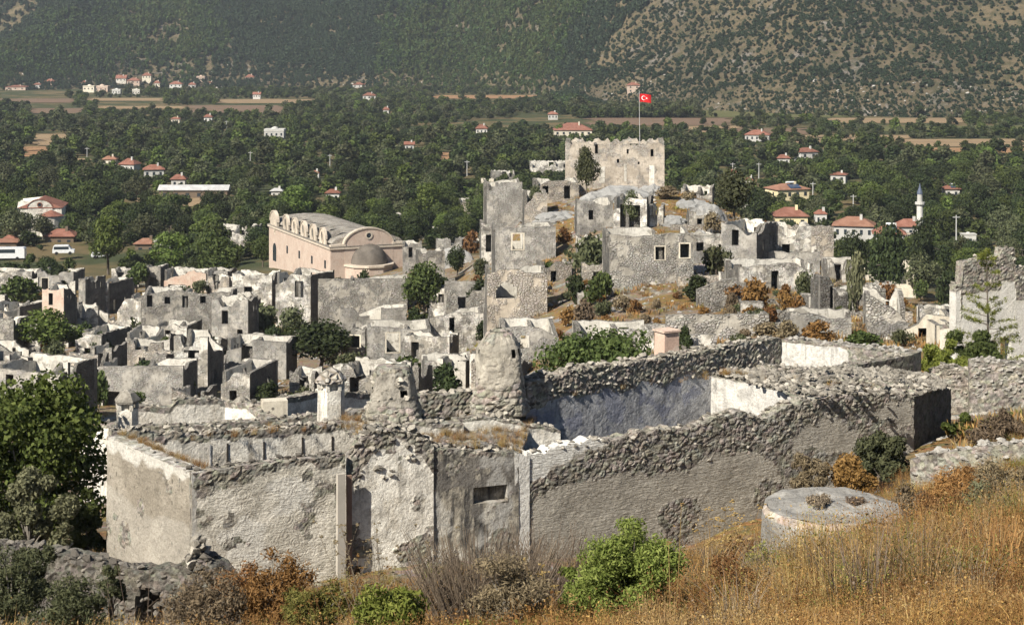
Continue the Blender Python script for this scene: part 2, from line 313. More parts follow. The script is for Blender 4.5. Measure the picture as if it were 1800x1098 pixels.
def field(px0, py0, px1, py1, mat, label, z=.25):
    n = 24; I, J = np.meshgrid(np.arange(n+1), np.arange(n+1), indexing='ij'); D = 57*F/(py0+(py1-py0)*I/n-PY0); X = (px0+(px1-px0)*J/n+10*np.sin(I*.4+px0)+(px1-px0)*.03*np.sin(I*.9+px1)-PX0)/F*D; V = np.stack([X, D, T(X, D)+z], -1).reshape(-1, 3)
    Fc = [(i*(n+1)+j, i*(n+1)+j+1, (i+1)*(n+1)+j+1, (i+1)*(n+1)+j) for i in range(n) for j in range(n)]
    FIELDS.append((px0, py0, px1, py1)); o = obj('field', mesh('field', V, Fc, MAT[mat])); prop(o, label, kind='structure')
FIELDS = []
for a in [(-60, 174, 135, 181, 'field_brown', 'ploughed brown field strip under the far village, leftmost'), (50, 191, 150, 200, 'field_brown', 'small brown field strip at the valley edge'),
          (150, 173, 290, 178, 'field_tan', 'narrow tan field below the far village houses'), (380, 175, 560, 182, 'field_tan', 'long tan field strip at the foot of the left slope'),
          (330, 186, 500, 199, 'field_brown', 'brown field behind the left valley trees'), (170, 187, 330, 192, 'field_tan', 'thin pale field strip between hedges'),
          (760, 168, 960, 174, 'field_red', 'reddish field strip under the rocky rise'), (1040, 208, 1290, 221, 'field_brown', 'brown ploughed field behind the flag'),
          (1240, 226, 1420, 240, 'field_brown', 'brown field around the white farmhouse'), (1390, 238, 1600, 262, 'field_tan', 'wide tan field beyond the right wood'),
          (1580, 245, 1860, 258, 'field_tan', 'pale stubble field at the far right'), (1600, 260, 1860, 276, 'field_red', 'reddish tan field at the right edge'),
          (1460, 208, 1700, 217, 'field_tan', 'pale strip below the right mountain foot'), (1540, 222, 1860, 232, 'field_green', 'green orchard strip at the right'),
          (1180, 195, 1500, 207, 'field_green', 'green field under the right mountain'), (1200, 222, 1300, 236, 'field_tan', 'small tan field behind the ruin hill'),
          (55, 236, 125, 256, 'field_tan', 'bare tan plot among the left trees'), (40, 258, 90, 275, 'field_red', 'small reddish clearing among the left trees'), (125, 278, 152, 287, 'field_tan', 'little pale clearing by the red roofs'),
          (245, 340, 400, 362, 'field_tan', 'bare tan yard in front of the long shed'), (765, 268, 800, 290, 'field_red', 'bare reddish scar among the valley trees'), (250, 372, 345, 384, 'field_tan', 'bare strip behind the church trees')]:
    field(*a)
# ---------------------------------------------------------------- plants
def leaves(n, lobes, leaf, seed, aspect=1.7, shell=.35, up=.0, droop=0):
    r = np.random.default_rng(seed); L = np.array(lobes, float); wt = (L[:, 3]*L[:, 4]*L[:, 5])**(2/3); k = r.choice(len(L), n, p=wt/wt.sum())
    d = r.normal(size=(n, 3)); d /= np.linalg.norm(d, axis=1)[:, None]; rad = r.random(n)**shell
    rad *= 1+.24*fbm(d*2.3+k[:, None]*7.1, 3, seed)
    p = L[k, :3]+d*rad[:, None]*L[k, 3:6]
    nn = d*.9+r.normal(size=(n, 3))*.75+np.array([0, 0, up]); nn /= np.linalg.norm(nn, axis=1)[:, None]
    a = np.cross(nn, r.normal(size=(n, 3))); a /= np.linalg.norm(a, axis=1)[:, None]; b = np.cross(nn, a)
    s = leaf*(.55+.9*r.random(n))[:, None]
    V = np.stack([p-a*s*aspect*.5, p-b*s*.5+a*s*.1, p+a*s*aspect*.5, p+b*s*.5+a*s*.1], 1).reshape(-1, 3)
    return V, np.arange(4*n).reshape(-1, 4)
def lobed(rng, r, h0, h1, n, flat=.8, spread=.62, ls=(.34, .26)):
    L = []
    for i in range(n):
        t = rng.random(); a = rng.random()*6.283; z = h0+(h1-h0)*(t**.8); env = math.sin(math.pi*min(max((z-h0)/(h1-h0)*.8+.15, .05), .95))
        q = r*spread*env*math.sqrt(rng.random()); s = r*(ls[0]+ls[1]*rng.random())
        L.append((q*math.cos(a), q*math.sin(a), z, s, s, s*flat))
    return L
def trunk_mesh(rng, h, r, crown_r, n=5, mat='bark', lean=.1):
    m = MB(); top = Vector((rng.uniform(-lean, lean)*h, rng.uniform(-lean, lean)*h, h*.62))
    m.tube([(0, 0, -.6), (0, 0, .1), tuple(top*.5+Vector((rng.uniform(-.1, .1), 0, 0))), tuple(top)], [r*1.3, r, r*.8, r*.4], 7)
    for i in range(n):
        a = 6.283*i/n+rng.random(); t = rng.uniform(.35, .95); s = top*t; e = s+Vector((math.cos(a)*crown_r*.7, math.sin(a)*crown_r*.7, h*rng.uniform(.12, .34)))
        m.tube([tuple(s), tuple((s+e)*.5+Vector((0, 0, .12*h*rng.random()))), tuple(e)], [r*.5, r*.35, r*.12], 5)
    return m.mesh('trunk', [MAT[mat]], True)
PROTO = {}
def proto(kind):
    """one of each kind of tree or bush: (trunk mesh, crown mesh, height, width)"""
    if kind in PROTO: return PROTO[kind]
    sp, var = kind.split('_')[0], int(kind.split('_')[1]); rng = random.Random(kind)
    S = dict(oak=(7, 3.6, 4200, .26, 'leaf_dark', 14), walnut=(7, 3.9, 4600, .27, 'leaf_mid', 15), fresh=(8, 3.6, 4300, .26, 'leaf_bright', 15), olive=(5, 2.6, 3000, .2, 'leaf_olive', 12),
             green=(7, 3.6, 4200, .26, 'leaf_mid', 14), bush=(2.2, 1.5, 1100, .2, 'leaf_mid', 9), scrub=(1.8, 1.5, 1000, .17, 'leaf_olive', 9), rust=(1.2, .95, 800, .13, 'leaf_rust', 8), dun=(1.2, 1.0, 800, .13, 'leaf_dun', 8),
             sage=(2.0, 1.5, 1100, .18, 'leaf_sage', 9), tall=(10, 1.9, 1500, .38, 'leaf_mid', 12), pine=(10, 3.2, 4600, .24, 'leaf_bright', 16), dark=(2.4, 1.5, 1100, .2, 'leaf_dark', 9))[sp]
    h, r, n, lf, mat, nl = S; low = sp in ('bush', 'scrub', 'rust', 'dun', 'sage', 'dark')
    L = lobed(rng, r, h*(.22 if low else .34), h*.86, nl, .8 if sp != 'tall' else 1.5)
    V, Q = leaves(n, L, lf, hash_(kind)); cr = mesh('crown', V, Q, MAT[mat]); tr = trunk_mesh(rng, h*.8, r*(.05 if low else .06), r, 4 if low else 5)
    PROTO[kind] = (tr, cr, h, 2*r); return PROTO[kind]
def hash_(s): return sum((i+1)*ord(c)*131 for i, c in enumerate(s)) % 99991
def plant(kind, p, height, width, label, cat, name, group=None, rz=0., mat=None):
    tr, cr, h, wd = proto(kind); e = empty(name, p, rz); s = (width/wd, width/wd, height/h)
    obj('trunk', tr, e, scale=s); obj('crown', cr, e, scale=s)
    prop(e, label, cat, group); return e
_ng = {}
def scatter(name, pts, rots, scl, idx, protos, label):
    """stuff nobody could count: one object whose points carry small meshes"""
    c = bpy.data.collections.new(name+'_kinds')
    for i, me in enumerate(protos):
        o = bpy.data.objects.new('%s_kind_%02d' % (name, i), me); c.objects.link(o)
    me = bpy.data.meshes.new(name); me.vertices.add(len(pts)); me.vertices.foreach_set('co', np.asarray(pts, np.float32).ravel())
    for nm, ty, v, k in (('rot', 'FLOAT_VECTOR', rots, 'vector'), ('scl', 'FLOAT_VECTOR', scl, 'vector'), ('idx', 'INT', idx, 'value')):
        a = me.attributes.new(nm, ty, 'POINT'); a.data.foreach_set(k, np.asarray(v, np.int32 if ty == 'INT' else np.float32).ravel())
    o = obj(name, me); g = bpy.data.node_groups.new(name, 'GeometryNodeTree')
    g.interface.new_socket('Geometry', in_out='INPUT', socket_type='NodeSocketGeometry'); g.interface.new_socket('Geometry', in_out='OUTPUT', socket_type='NodeSocketGeometry')
    nd = g.nodes; gi = nd.new('NodeGroupInput'); go = nd.new('NodeGroupOutput'); ip = nd.new('GeometryNodeInstanceOnPoints'); ci = nd.new('GeometryNodeCollectionInfo')
    ci.inputs['Collection'].default_value = c; ci.inputs['Separate Children'].default_value = True; ci.inputs['Reset Children'].default_value = True
    def na(n_, t):
        x = nd.new('GeometryNodeInputNamedAttribute'); x.data_type = t; x.inputs['Name'].default_value = n_
        return next(s for s in x.outputs if s.enabled and s.name == 'Attribute')
    L = g.links.new; L(gi.outputs[0], ip.inputs['Points']); L(ci.outputs[0], ip.inputs['Instance']); ip.inputs['Pick Instance'].default_value = True
    L(na('idx', 'INT'), ip.inputs['Instance Index']); L(na('scl', 'FLOAT_VECTOR'), ip.inputs['Scale']); L(na('rot', 'FLOAT_VECTOR'), ip.inputs['Rotation']); L(ip.outputs[0], go.inputs[0])
    md = o.modifiers.new('scatter', 'NODES'); md.node_group = g
    prop(o, label, kind='stuff'); return o
# ---------------------------------------------------------------- walls
def lines(a, b, res, extra=()):
    n = max(2, int(round((b-a)/res))); L = list(np.linspace(a, b, n+1))
    for e in extra:
        if a < e < b:
            k = int(np.argmin([abs(x-e) for x in L]))
            if 0 < k < len(L)-1 and abs(L[k]-e) < res*.5: L[k] = e
            else: L.append(e)
    return np.array(sorted(set(L)))
def wall_geo(L, h, t, z0, openings=(), res=.4, jit=.03, seed=0, rub=None, cs=.25, ramp=.07, sides=None, zs=1.):
    """solid wall: x along, y from 0 (outer face) to t, z from z0 up to the broken top h(s). Returns V, F, face material (0 outer, 1 inner, 2 top and ends), rub"""
    ex = [q for o in openings for q in (o[0], o[1])]; ez = [q for o in openings for q in (o[2], o[3])]
    hs0 = h(np.linspace(0, L, 60)); S = lines(0, L, res, ex); hmax = float(hs0.max()); Z = lines(z0, hmax+.01, res*zs, ez)
    hv = h(S); sm = (S[1:]+S[:-1])/2; zm = (Z[1:]+Z[:-1])/2; hm = h(sm)
    fill = (Z[:-1][None, :] < hm[:, None]-1e-3)
    for o in openings:
        a, b, c, d = o[:4]; m = (sm[:, None] > a) & (sm[:, None] < b) & (zm[None, :] > c) & (zm[None, :] < d)
        if len(o) > 4 and o[4] == 'arch':
            rr = (b-a)/2; zc = d-rr; m &= (zm[None, :] < zc) | ((sm[:, None]-(a+b)/2)**2+(zm[None, :]-zc)**2 < rr*rr)
        fill &= ~m
    ns, nz = len(S), len(Z); SS, ZZ = np.meshgrid(S, Z, indexing='ij'); ZZ = np.minimum(ZZ, hv[:, None])
    P = np.stack([SS, ZZ, np.full_like(SS, seed*3.7)], -1)
    RB = np.zeros_like(SS) if rub is None else rub(SS, ZZ, hv[:, None]-ZZ)
    w1 = fbm(P/.9, 3, seed)*jit; f0 = np.zeros_like(SS)+w1; f1 = np.zeros_like(SS)+fbm(P/.9+31, 3, seed)*jit
    if rub is not None:
        a, b = cell(SS/cs+.25*vnoise(P*3, 3), ZZ/(cs*.72)+.25*vnoise(P*3, 8), seed); dome = np.clip((b-a)*1.5, 0, 1)**.6*(.55+.45*_h(np.floor(SS/cs).astype(np.int64), np.floor(ZZ/cs/.72).astype(np.int64), 3, seed)*.6)
        f0 = f0-RB*ramp*(dome-.15); f1 = f1+RB*ramp*dome*.7
        fine = fbm(P/.12, 3, seed+4); f0 = f0+fine*.012*(1+RB); f1 = f1+fine*.008
    jz = fbm(P/.5+77, 2, seed)*jit*.6
    edge = np.zeros_like(SS)
    Vf = np.stack([SS+jz*.5, f0, ZZ], -1).reshape(-1, 3); Vb = np.stack([SS+jz*.5, t+f1, ZZ], -1).reshape(-1, 3); V = np.concatenate([Vf, Vb]); o1 = ns*nz
    I = np.arange(ns*nz).reshape(ns, nz); a, b, c, d = I[:-1, :-1], I[1:, :-1], I[1:, 1:], I[:-1, 1:]
    k = fill; Fs = [np.stack([a[k], b[k], c[k], d[k]], -1), np.stack([d[k]+o1, c[k]+o1, b[k]+o1, a[k]+o1], -1)]; M = [0, 1]
    pad = np.pad(fill, 1)
    def sidef(mask, p, q): return np.stack([p[mask], q[mask], q[mask]+o1, p[mask]+o1], -1)
    Fs.append(sidef(fill & ~pad[1:-1, 2:], d, c)[:, ::-1][:, [3, 2, 1, 0]] if False else sidef(fill & ~pad[1:-1, 2:], d, c)); M.append(2)
    Fs.append(sidef(fill & ~pad[1:-1, :-2], b, a)); M.append(2)
    Fs.append(sidef(fill & ~pad[2:, 1:-1], c, b)); M.append(2)
    Fs.append(sidef(fill & ~pad[:-2, 1:-1], a, d)); M.append(2)
    Q = np.concatenate(Fs); mi = np.concatenate([np.full(len(f), m) for f, m in zip(Fs, M)]); rbv = np.concatenate([RB.ravel()]*2)
    used = np.unique(Q); mp = np.full(len(V), -1); mp[used] = np.arange(len(used)); V, Q, rbv = V[used], mp[Q], rbv[used]
    nrm = np.cross(V[Q[:, 1]]-V[Q[:, 0]], V[Q[:, 3]]-V[Q[:, 0]])+np.cross(V[Q[:, 3]]-V[Q[:, 2]], V[Q[:, 1]]-V[Q[:, 2]])
    ok = np.linalg.norm(nrm, axis=1) > 1e-7; return V, Q[ok], mi[ok], rbv
def ragged(pts, amp, seed, step=.5):
    """broken top edge through (s, h) points"""
    xs = [p[0] for p in pts]; ys = [p[1] for p in pts]
    def h(s):
        s = np.asarray(s, float); b = np.interp(s, xs, ys); P = np.stack([s/step, 0*s+seed*1.3, 0*s], -1); r = b+amp*fbm(P, 3, seed)
        return r if r.ndim else float(r)
    return h
def surround(parent, x0, x1, z0, z1, wdt=.16, mat='plaster_cream', y=-.03, dep=.12, sill=True):
    m = MB(); m.box(x0-wdt, x0, y, dep, z0, z1); m.box(x1, x1+wdt, y, dep, z0, z1); m.box(x0-wdt, x1+wdt, y-.003, dep, z1, z1+wdt*.8)
    if sill: m.box(x0-wdt, x1+wdt, y-.02, dep, z0-wdt*.6, z0)
    o = m.build('window_surround', [MAT[mat]], parent); return o
SEED = [0]; RU = []
def ruin(label, px, d, W, D, H, rot=-14, ref='R', mats=('stone', 'plaster', 'wall_top'), hs=None, op=None, t=.44, res=.3, amp=.3, py=None, group=None, walls='FRBL', z=None, tops=None, sur=None, part=None, name='ruined_house', cat='ruined house', rag=1., chim=None):
    """roofless house. px, d: place of the front corner (R right or L left); py: photo row of the wall top there, which fixes the height"""
    SEED[0] += 1; sd = SEED[0]; r = R(rot); u = Vector((math.cos(r), math.sin(r), 0)); v = Vector((-math.sin(r), math.cos(r), 0))
    P = gd(px, d); A = P-u*W if ref == 'R' else P
    cs = [A, A+u*W, A+u*W+v*D, A+v*D]; gz = min(float(T(c.x, c.y)) for c in cs) if z is None else z; gref = float(T(P.x, P.y))
    top = CH-(py-PY0)/F*d if py is not None else gref+H
    e = empty(name, (A.x, A.y, gz), r); Ht = top-gz; prop(e, label, cat, group, 'thing'); RU.append(((cs[0]+cs[2])*.5, .5*math.hypot(W, D)))
    hs = dict(hs or {}); op = dict(op or {}); sur = sur or {}; rg = random.Random(sd*31)
    if name == 'ruined_house' and d > 120:
        for k in walls:
            if k not in hs and rag:
                c_ = rg.random(); q = rg.uniform(.5, 2.1)*rag; hs[k] = [(0, 0), (.3, -q*.2), (.7, 0), (1, 0)] if c_ < .3 else ([(0, 0), (.35, -.1), (.75, -q), (1, -q*.8)] if c_ < .5 else ([(0, 0), (.2, 0), (.3, -q), (.55, -q*.8), (.62, -.1), (1, 0)] if c_ < .75 else [(0, -q), (.3, -q*.6), (.42, 0), (1, -.15)]))
            if k not in op and k != 'F':
                c_ = rg.random(); a_ = rg.uniform(.2, .6); op[k] = [(a_, a_+.14, -2.5, -.6)] if c_ < .35 else ([(a_, a_+.10, -2.0, -.9), (min(a_+.25, .85), min(a_+.34, .95), -2.0, -1.0)] if c_ < .75 else [])
            if k == 'F' and k not in op and W > 2.5: nw = max(1, int(W/2.6)); op[k] = [((i_+.3)/nw, (i_+.3)/nw+min(.9/W, .2), *rg.choice([(-2.1, -.9), (-2.6, -.7), (-1.9, -.8), (-2.4, -1.0)])) for i_ in range(nw) if rg.random() < .85]
    orig = {'F': ((0, 0, 0), 0, W, 0), 'R': ((W, 0, 0), 90, D, 1), 'B': ((W, D, 0), 180, W, 0), 'L': ((0, D, 0), 270, D, 1)}
    for k in walls:
        (ox, oy, oz), ang, Ln, side = orig[k]; hp = hs.get(k, [(0, Ht), (1, Ht)]); hp = [(a*Ln, (Ht+b if b <= 0 else b)) for a, b in [(q[0], q[1]) for q in hp]] if k in hs else [(0, Ht), (Ln, Ht)]
        lo = Ht
        ops = [((o[0]*Ln if o[0] <= 1 else o[0]), (o[1]*Ln if o[1] <= 1 else o[1]), *( (Ht+o[2], Ht+o[3]) if o[3] <= 0 else (o[2], o[3])), *o[4:]) for o in op.get(k, ())]
        h = ragged(hp, amp, sd*7+ord(k)); a = ang
        if side:
            h2 = (lambda hh: (lambda s: hh(s+t-.05)))(h); ops = [(o[0]-t+.05, o[1]-t+.05, *o[2:]) for o in ops]
            L2 = Ln-2*t+.1; hh = h2; off = t-.05
        else: L2, hh, off = Ln, h, 0
        V, Q, mi, rb = wall_geo(L2, hh, t-(.04 if side else 0), -1.2, ops, res, .04, sd+ord(k)); V = V+np.array([off, .02 if side else 0, 0])
        mm = [MAT[mats[0] if k == 'F' or name != 'ruined_house' or d < 120 else 'stone_shade'], MAT[mats[1]], MAT[mats[2]]]  # side and back walls get darker stone to deepen their shade
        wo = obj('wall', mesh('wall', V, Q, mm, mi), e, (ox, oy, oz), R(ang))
        if k == 'F' and name == 'ruined_house' and d > 120:
            for o in ops:
                if rg.random() < .75 and o[3] < Ht-.2: MB().add([(x, y, z) for y in (t-.02, t+.9) for z in (max(o[2], -.5)-.05, o[3]+.05) for x in (o[0]-.05, o[1]+.05)], [(4, 5, 7, 6), (2, 3, 7, 6), (0, 2, 6, 4), (1, 5, 7, 3), (0, 1, 5, 4)]).build('shade_box', [MAT['stone_shade']], wo)  # dark boxes added behind front openings to keep them in shade
        for o in sur.get(k, ()):
            q = ops[o] if isinstance(o, int) else o; surround(wo, q[0]+off, q[1]+off, q[2], q[3])
    if name == 'ruined_house' and d > 120 and W > 4.5 and len(walls) == 4:
        q = rg.uniform(.3, .7)*W; V, Q, mi, rb = wall_geo(D-2*t+.1, ragged([(0, Ht-rg.uniform(.2, 1.5)), (D*.5, Ht-rg.uniform(.1, 2)), (D, Ht-.1)], .3, sd+5), .4, -1.2, [(D*.3, D*.3+.9, 0, 2)], res, .04, sd+3); obj('partition', mesh('partition', V, Q, [MAT[mats[1]], MAT[mats[1]], MAT[mats[2]]], mi), e, (q, t-.05, 0), R(90))
    if chim:
        for (cx, cy, cw, ch) in chim:
            m = MB(); m.box(cx-cw/2, cx+cw/2, cy-cw/2, cy+cw/2, 0, Ht+ch, tap=cw*.07); m.box(cx-cw*.6, cx+cw*.6, cy-cw*.6, cy+cw*.6, Ht+ch, Ht+ch+.15); m.box(cx-cw*.45, cx+cw*.45, cy-cw*.45, cy+cw*.45, Ht+ch+.15, Ht+ch+.4, tap=cw*.25)
            m.build('chimney', [MAT[mats[0]]], e)
    return e
# loose stones: a few shapes shared by all
def hull(seed, n=13, sq=(1, .85, .7)):
    rr = random.Random(seed); bm = bmesh.new()
    for i in range(n):
        d = Vector((rr.gauss(0, 1), rr.gauss(0, 1), rr.gauss(0, 1))).normalized()*rr.uniform(.8, 1.05); bm.verts.new((d.x*sq[0]*.5, d.y*sq[1]*.5, d.z*sq[2]*.5))
    r = bmesh.ops.convex_hull(bm, input=bm.verts); bmesh.ops.delete(bm, geom=list(set(r['geom_interior']) | set(r['geom_unused'])), context='VERTS')
    V = [tuple(v.co) for v in bm.verts]; bm.verts.index_update(); Fc = [tuple(v.index for v in f.verts) for f in bm.faces]; bm.free(); return V, Fc
HULLS = [hull(i) for i in range(10)]
STONES = {}
def stone_mesh(mat, i):
    if (mat, i) not in STONES: STONES[(mat, i)] = mesh('stone', HULLS[i][0], HULLS[i][1], MAT[mat])
    return STONES[(mat, i)]
def stones(parent, places, mat, keep=300):
    """places: (x, y, z, size) in the parent's frame; the largest ones stones of their own, the rest one rubble part"""
    rr = random.Random(len(places)*7+1); places = sorted(places, key=lambda p: -p[3])
    for p in places[:keep]:
        o = obj('stone', stone_mesh(mat, rr.randrange(10)), parent, p[:3], 0, (p[3]*rr.uniform(.85, 1.25), p[3]*rr.uniform(.8, 1.1), p[3]*rr.uniform(.65, 1))); o.rotation_euler = (rr.uniform(-.4, .4), rr.uniform(-.4, .4), rr.uniform(0, 6.28))
    rest = places[keep:]
    if rest:
        m = MB()
        for p in rest:
            V, Fc = HULLS[rr.randrange(10)]; a = rr.uniform(0, 6.28); c, s = math.cos(a)*p[3], math.sin(a)*p[3]; m.add([(p[0]+c*v[0]-s*v[1], p[1]+s*v[0]+c*v[1], p[2]+v[2]*p[3]*.85) for v in V], Fc)
        o = m.build('rubble', [MAT[mat]], parent); o['kind'] = 'stuff'
# materials of the near house
def near_mat(name, pa, pb, pd, ra, rb, rd, ripple=0., swirl=0., spots=0., streak=.4, pat=None, con=(.50, .72), grime=.6):
    m, nt, b = newmat(name); n = N(nt); at_ = n.attr('rub'); mid = n.noise(2.2, 6, .66); fine = n.noise(11, 5, .72)
    c = n.mix(n.ramp(n.noise(.6, 5, .62), .38, .62), pa, pb); c = n.mix(n.ramp(mid, .47, .66, 0, .6), c, pd); c = n.mix(n.ramp(n.noise(.9, 5, .7, (.7, .7, 1.3)), .50, .62, 0, grime), c, n.mix(.5, pd, pa))
    c = n.mix(n.math('MULTIPLY', n.ramp(n.noise(1, 4, .68, (3.2, 3.2, .4)), *con), streak), c, pd)
    if pat: c = n.mix(n.ramp(n.noise(.9, 4, .66), .51, .58, 0, pat[1]), c, pat[0])
    if spots: c = n.mix(n.math('MULTIPLY', n.ramp(n.vor(3.2, 'F1', stretch=(1, 1, .8)), .24, .15), n.ramp(n.noise(1.4, 4), .42, .55, 0, spots)), c, tuple(x*.45 for x in pa))
    c = n.mix(n.attr('wht'), c, n.mix(n.ramp(n.noise(4, 4, .6), .35, .65), (.66, .645, .60), (.74, .725, .68)))
    s = n.mix(n.ramp(n.noise(3.2, 4, .7), .33, .68), ra, rb); s = n.mix(n.ramp(n.noise(9, 3, .7), .46, .70, 0, .8), s, rd)
    vc = n.n('ShaderNodeHueSaturation'); vc.inputs['Saturation'].default_value = .15; n.l(n.vor(4.3, 'F1', 'Color', (1, 1, 1.35)), vc.inputs['Color']); s = n.mix(.85, s, n.mix(1, s, n.mix(1, vc.outputs[0], (.35, .35, .35), 'ADD'), 'MULTIPLY'))
    k = n.ramp(n.math('ADD', at_, n.math('MULTIPLY', n.math('SUBTRACT', n.noise(3.5, 3, .65), .5), .55)), .36, .56)
    c = n.mix(k, c, s); c = n.mix(n.ramp(fine, .42, .72, 0, .55), c, n.mix(1, c, (.42, .40, .37), 'MULTIPLY'))
    n.l(c, b.inputs['Base Color'])
    h = n.math('ADD', n.math('MULTIPLY', mid, .5), n.math('MULTIPLY', fine, .55))
    if ripple: h = n.math('ADD', h, n.math('MULTIPLY', n.noise(1, 4, .6, (2.2, 2.2, 17), .8), ripple))
    if swirl:
        v = n.vor(2.3, 'F1'); h = n.math('ADD', h, n.math('MULTIPLY', n.math('SINE', n.math('MULTIPLY', n.math('ADD', v, n.math('MULTIPLY', mid, .35)), 34.)), n.math('MULTIPLY', n.ramp(n.noise(.9, 3), .42, .6), swirl*2)))
    n.l(n.bump(h, 1., .075), b.inputs['Normal']); MAT[name] = m
RUB = ((.17, .157, .135), (.36, .335, .285), (.085, .078, .068))
near_mat('near_beige', (.27, .24, .195), (.36, .325, .27), (.20, .178, .145), *RUB, spots=.8, streak=.15)
near_mat('near_cream', (.62, .585, .505), (.74, .70, .615), (.30, .28, .235), *RUB, swirl=.035, streak=.25, ripple=.5, pat=((.38, .35, .295), .5))
near_mat('near_white', (.76, .72, .64), (.84, .81, .73), (.30, .28, .245), *RUB, grime=.35, con=(.54, .70), streak=.8, pat=((.42, .37, .29), .35))
near_mat('near_chim', (.34, .315, .265), (.50, .46, .39), (.20, .185, .16), (.22, .20, .17), (.36, .335, .285), (.11, .10, .09), streak=.6, pat=((.30, .275, .235), .6))
near_mat('near_soot', (.34, .31, .255), (.50, .46, .38), (.07, .067, .064), *RUB, streak=1., pat=((.15, .14, .128), .9), con=(.44, .60), grime=.8)
near_mat('near_trowel', (.38, .35, .30), (.44, .41, .355), (.27, .25, .215), *RUB, ripple=1.3, streak=.3)
near_mat('near_blue', (.40, .40, .41), (.50, .50, .50), (.12, .125, .145), *RUB, streak=1., pat=((.20, .215, .29), .6))
near_mat('near_inner', (.62, .60, .565), (.68, .66, .61), (.28, .27, .255), *RUB, streak=.8)
near_mat('near_whitewash', (.60, .57, .49), (.68, .645, .56), (.36, .335, .285), *RUB, grime=.25, streak=.35, pat=((.52, .48, .40), .4))
near_mat('near_greyrub', (.15, .14, .12), (.22, .205, .178), (.07, .065, .057), *[tuple(x*.55 for x in q) for q in RUB])
near_mat('near_rubble', (.26, .24, .205), (.36, .335, .29), (.12, .11, .095), *RUB)
near_mat('near_darkwall', (.10, .092, .08), (.15, .138, .12), (.05, .046, .04), (.10, .092, .08), (.16, .147, .125), (.045, .042, .037), ripple=.4)
near_mat('near_cistern', (.29, .28, .26), (.40, .385, .355), (.15, .142, .13), (.40, .33, .27), (.5, .44, .37), (.25, .22, .19), streak=.6)
def near_wall(parent, P, Q, tops, t=.55, mat='near_cream', inner='near_inner', rub=None, res=.085, cs=.24, amp=.06, openings=(), seed=1, z0=None, ramp=.07, name='wall', topmat='near_rubble', stone='rubble_grey', nst=0, ssz=(.16, .34), facest=0, facefn=None, zs=1., rows=2, wht=None):
    """P, Q: (photo column, distance) of the wall's outer foot; tops: (column, row) along its top edge. Inner side lies to the left of P -> Q"""
    a = Vector(((P[0]-PX0)/F*P[1], P[1])); b = Vector(((Q[0]-PX0)/F*Q[1], Q[1])); dv = b-a; L = dv.length; dv /= L
    hp = []
    for (px, py) in tops:
        k = (px-PX0)/F; s = (k*a.y-a.x)/(dv.x-k*dv.y); dd = a.y+dv.y*s; hp.append((s, CH-(py-PY0)/F*dd))
    base = min(float(T(a.x, a.y)), float(T(b.x, b.y)))-.5 if z0 is None else z0
    hp = [(s, z-base) for s, z in hp]; h = ragged(hp, amp, seed, .35)
    if rub is None: rub = lambda S, Z, tp: np.clip((.35-tp)/.25, 0, 1)
    ops = [(o[0], o[1], o[2]-base if o[2] > 25 else o[2], o[3]-base if o[3] > 25 else o[3], *o[4:]) for o in openings]
    V, Fq, mi, rb = wall_geo(L, h, t, 0, ops, res, .03, seed, rub, cs, ramp, zs=zs)
    me = mesh(name, V, Fq, [MAT[mat], MAT[inner], MAT[topmat]], mi); attr(me, 'rub', rb)
    if wht is not None: attr(me, 'wht', wht(V[:, 0], h(V[:, 0])-V[:, 2]))
    o = obj(name, me, parent, (a.x, a.y, base) if parent is None else tuple(Vector((a.x, a.y, base))-parent.location), math.atan2(dv.y, dv.x))
    rr = random.Random(seed); pl = []
    for i in range(nst):
        s = rr.uniform(.05, L-.05); sz = ssz[0]*.7+(ssz[1]*1.15-ssz[0]*.7)*rr.random()**1.6; yy = rr.uniform(.04, t-.04); pl.append((s, yy, h(s)+sz*rr.uniform(-.15, .28), sz))
    for i in range(facest):
        s = rr.uniform(.1, L-.1); z = h(s)-rr.uniform(0, 1)**1.3*1.6
        if facefn is None or facefn(s/L, h(s)-z): pl.append((s, rr.uniform(.0, .09), z, rr.uniform(*ssz)))
    if pl: stones(o, pl, stone, 300)
    o['L'] = L; return o, h, L, base
# ---------------------------------------------------------------- the near house: low end with the plastered room
LH = empty('ruined_house', gd(335, 52)); prop(LH, 'roofless house with swirled cream plaster front, beside the fig tree at the lower left', 'ruined house')
blob = lambda S, Z, sd, th=.26, sc=.75: np.clip((fbm(np.stack([S*sc, Z*sc*1.3, 0*S+sd], -1), 4, sd)-th)/.07, 0, 1)
near_wall(LH, (188, 56.9), (337, 52), [(188, 766), (337, 831)], .5, 'near_beige', 'near_inner', rub=lambda S, Z, tp: np.clip((.12-tp)/.12, 0, 1)*.5+.42*(np.abs(S-7) < .25)+blob(S, Z, 2, .36), wht=lambda S, q: .6*np.clip((.42+.25*vnoise(np.stack([S*2.2, q*2.2, 0*S], -1), 3)-q)/.08, 0, 1)+.16*np.clip((q-1.7+.25*vnoise(np.stack([S*.9, q*.9, 0*S], -1), 4))/.1, 0, 1), amp=.03, seed=2, nst=14, ssz=(.12, .2), stone='rubble_pale', topmat='near_white')
near_wall(LH, (335, 52.02), (607, 54.15), [(335, 832), (430, 818), (607, 799)], .5, 'near_cream', 'near_inner', rub=lambda S, Z, tp: np.clip((.30-tp+.22*vnoise(np.stack([S*1.6, Z*1.6, 0*S], -1), 2))/.12, 0, 1)+.55*blob(S, Z, 3, .33, .8), wht=lambda S, q: .5*blob(S, q, 9, .12, .6), seed=3, nst=70, stone='rubble_dark', amp=.05, ssz=(.14, .28))
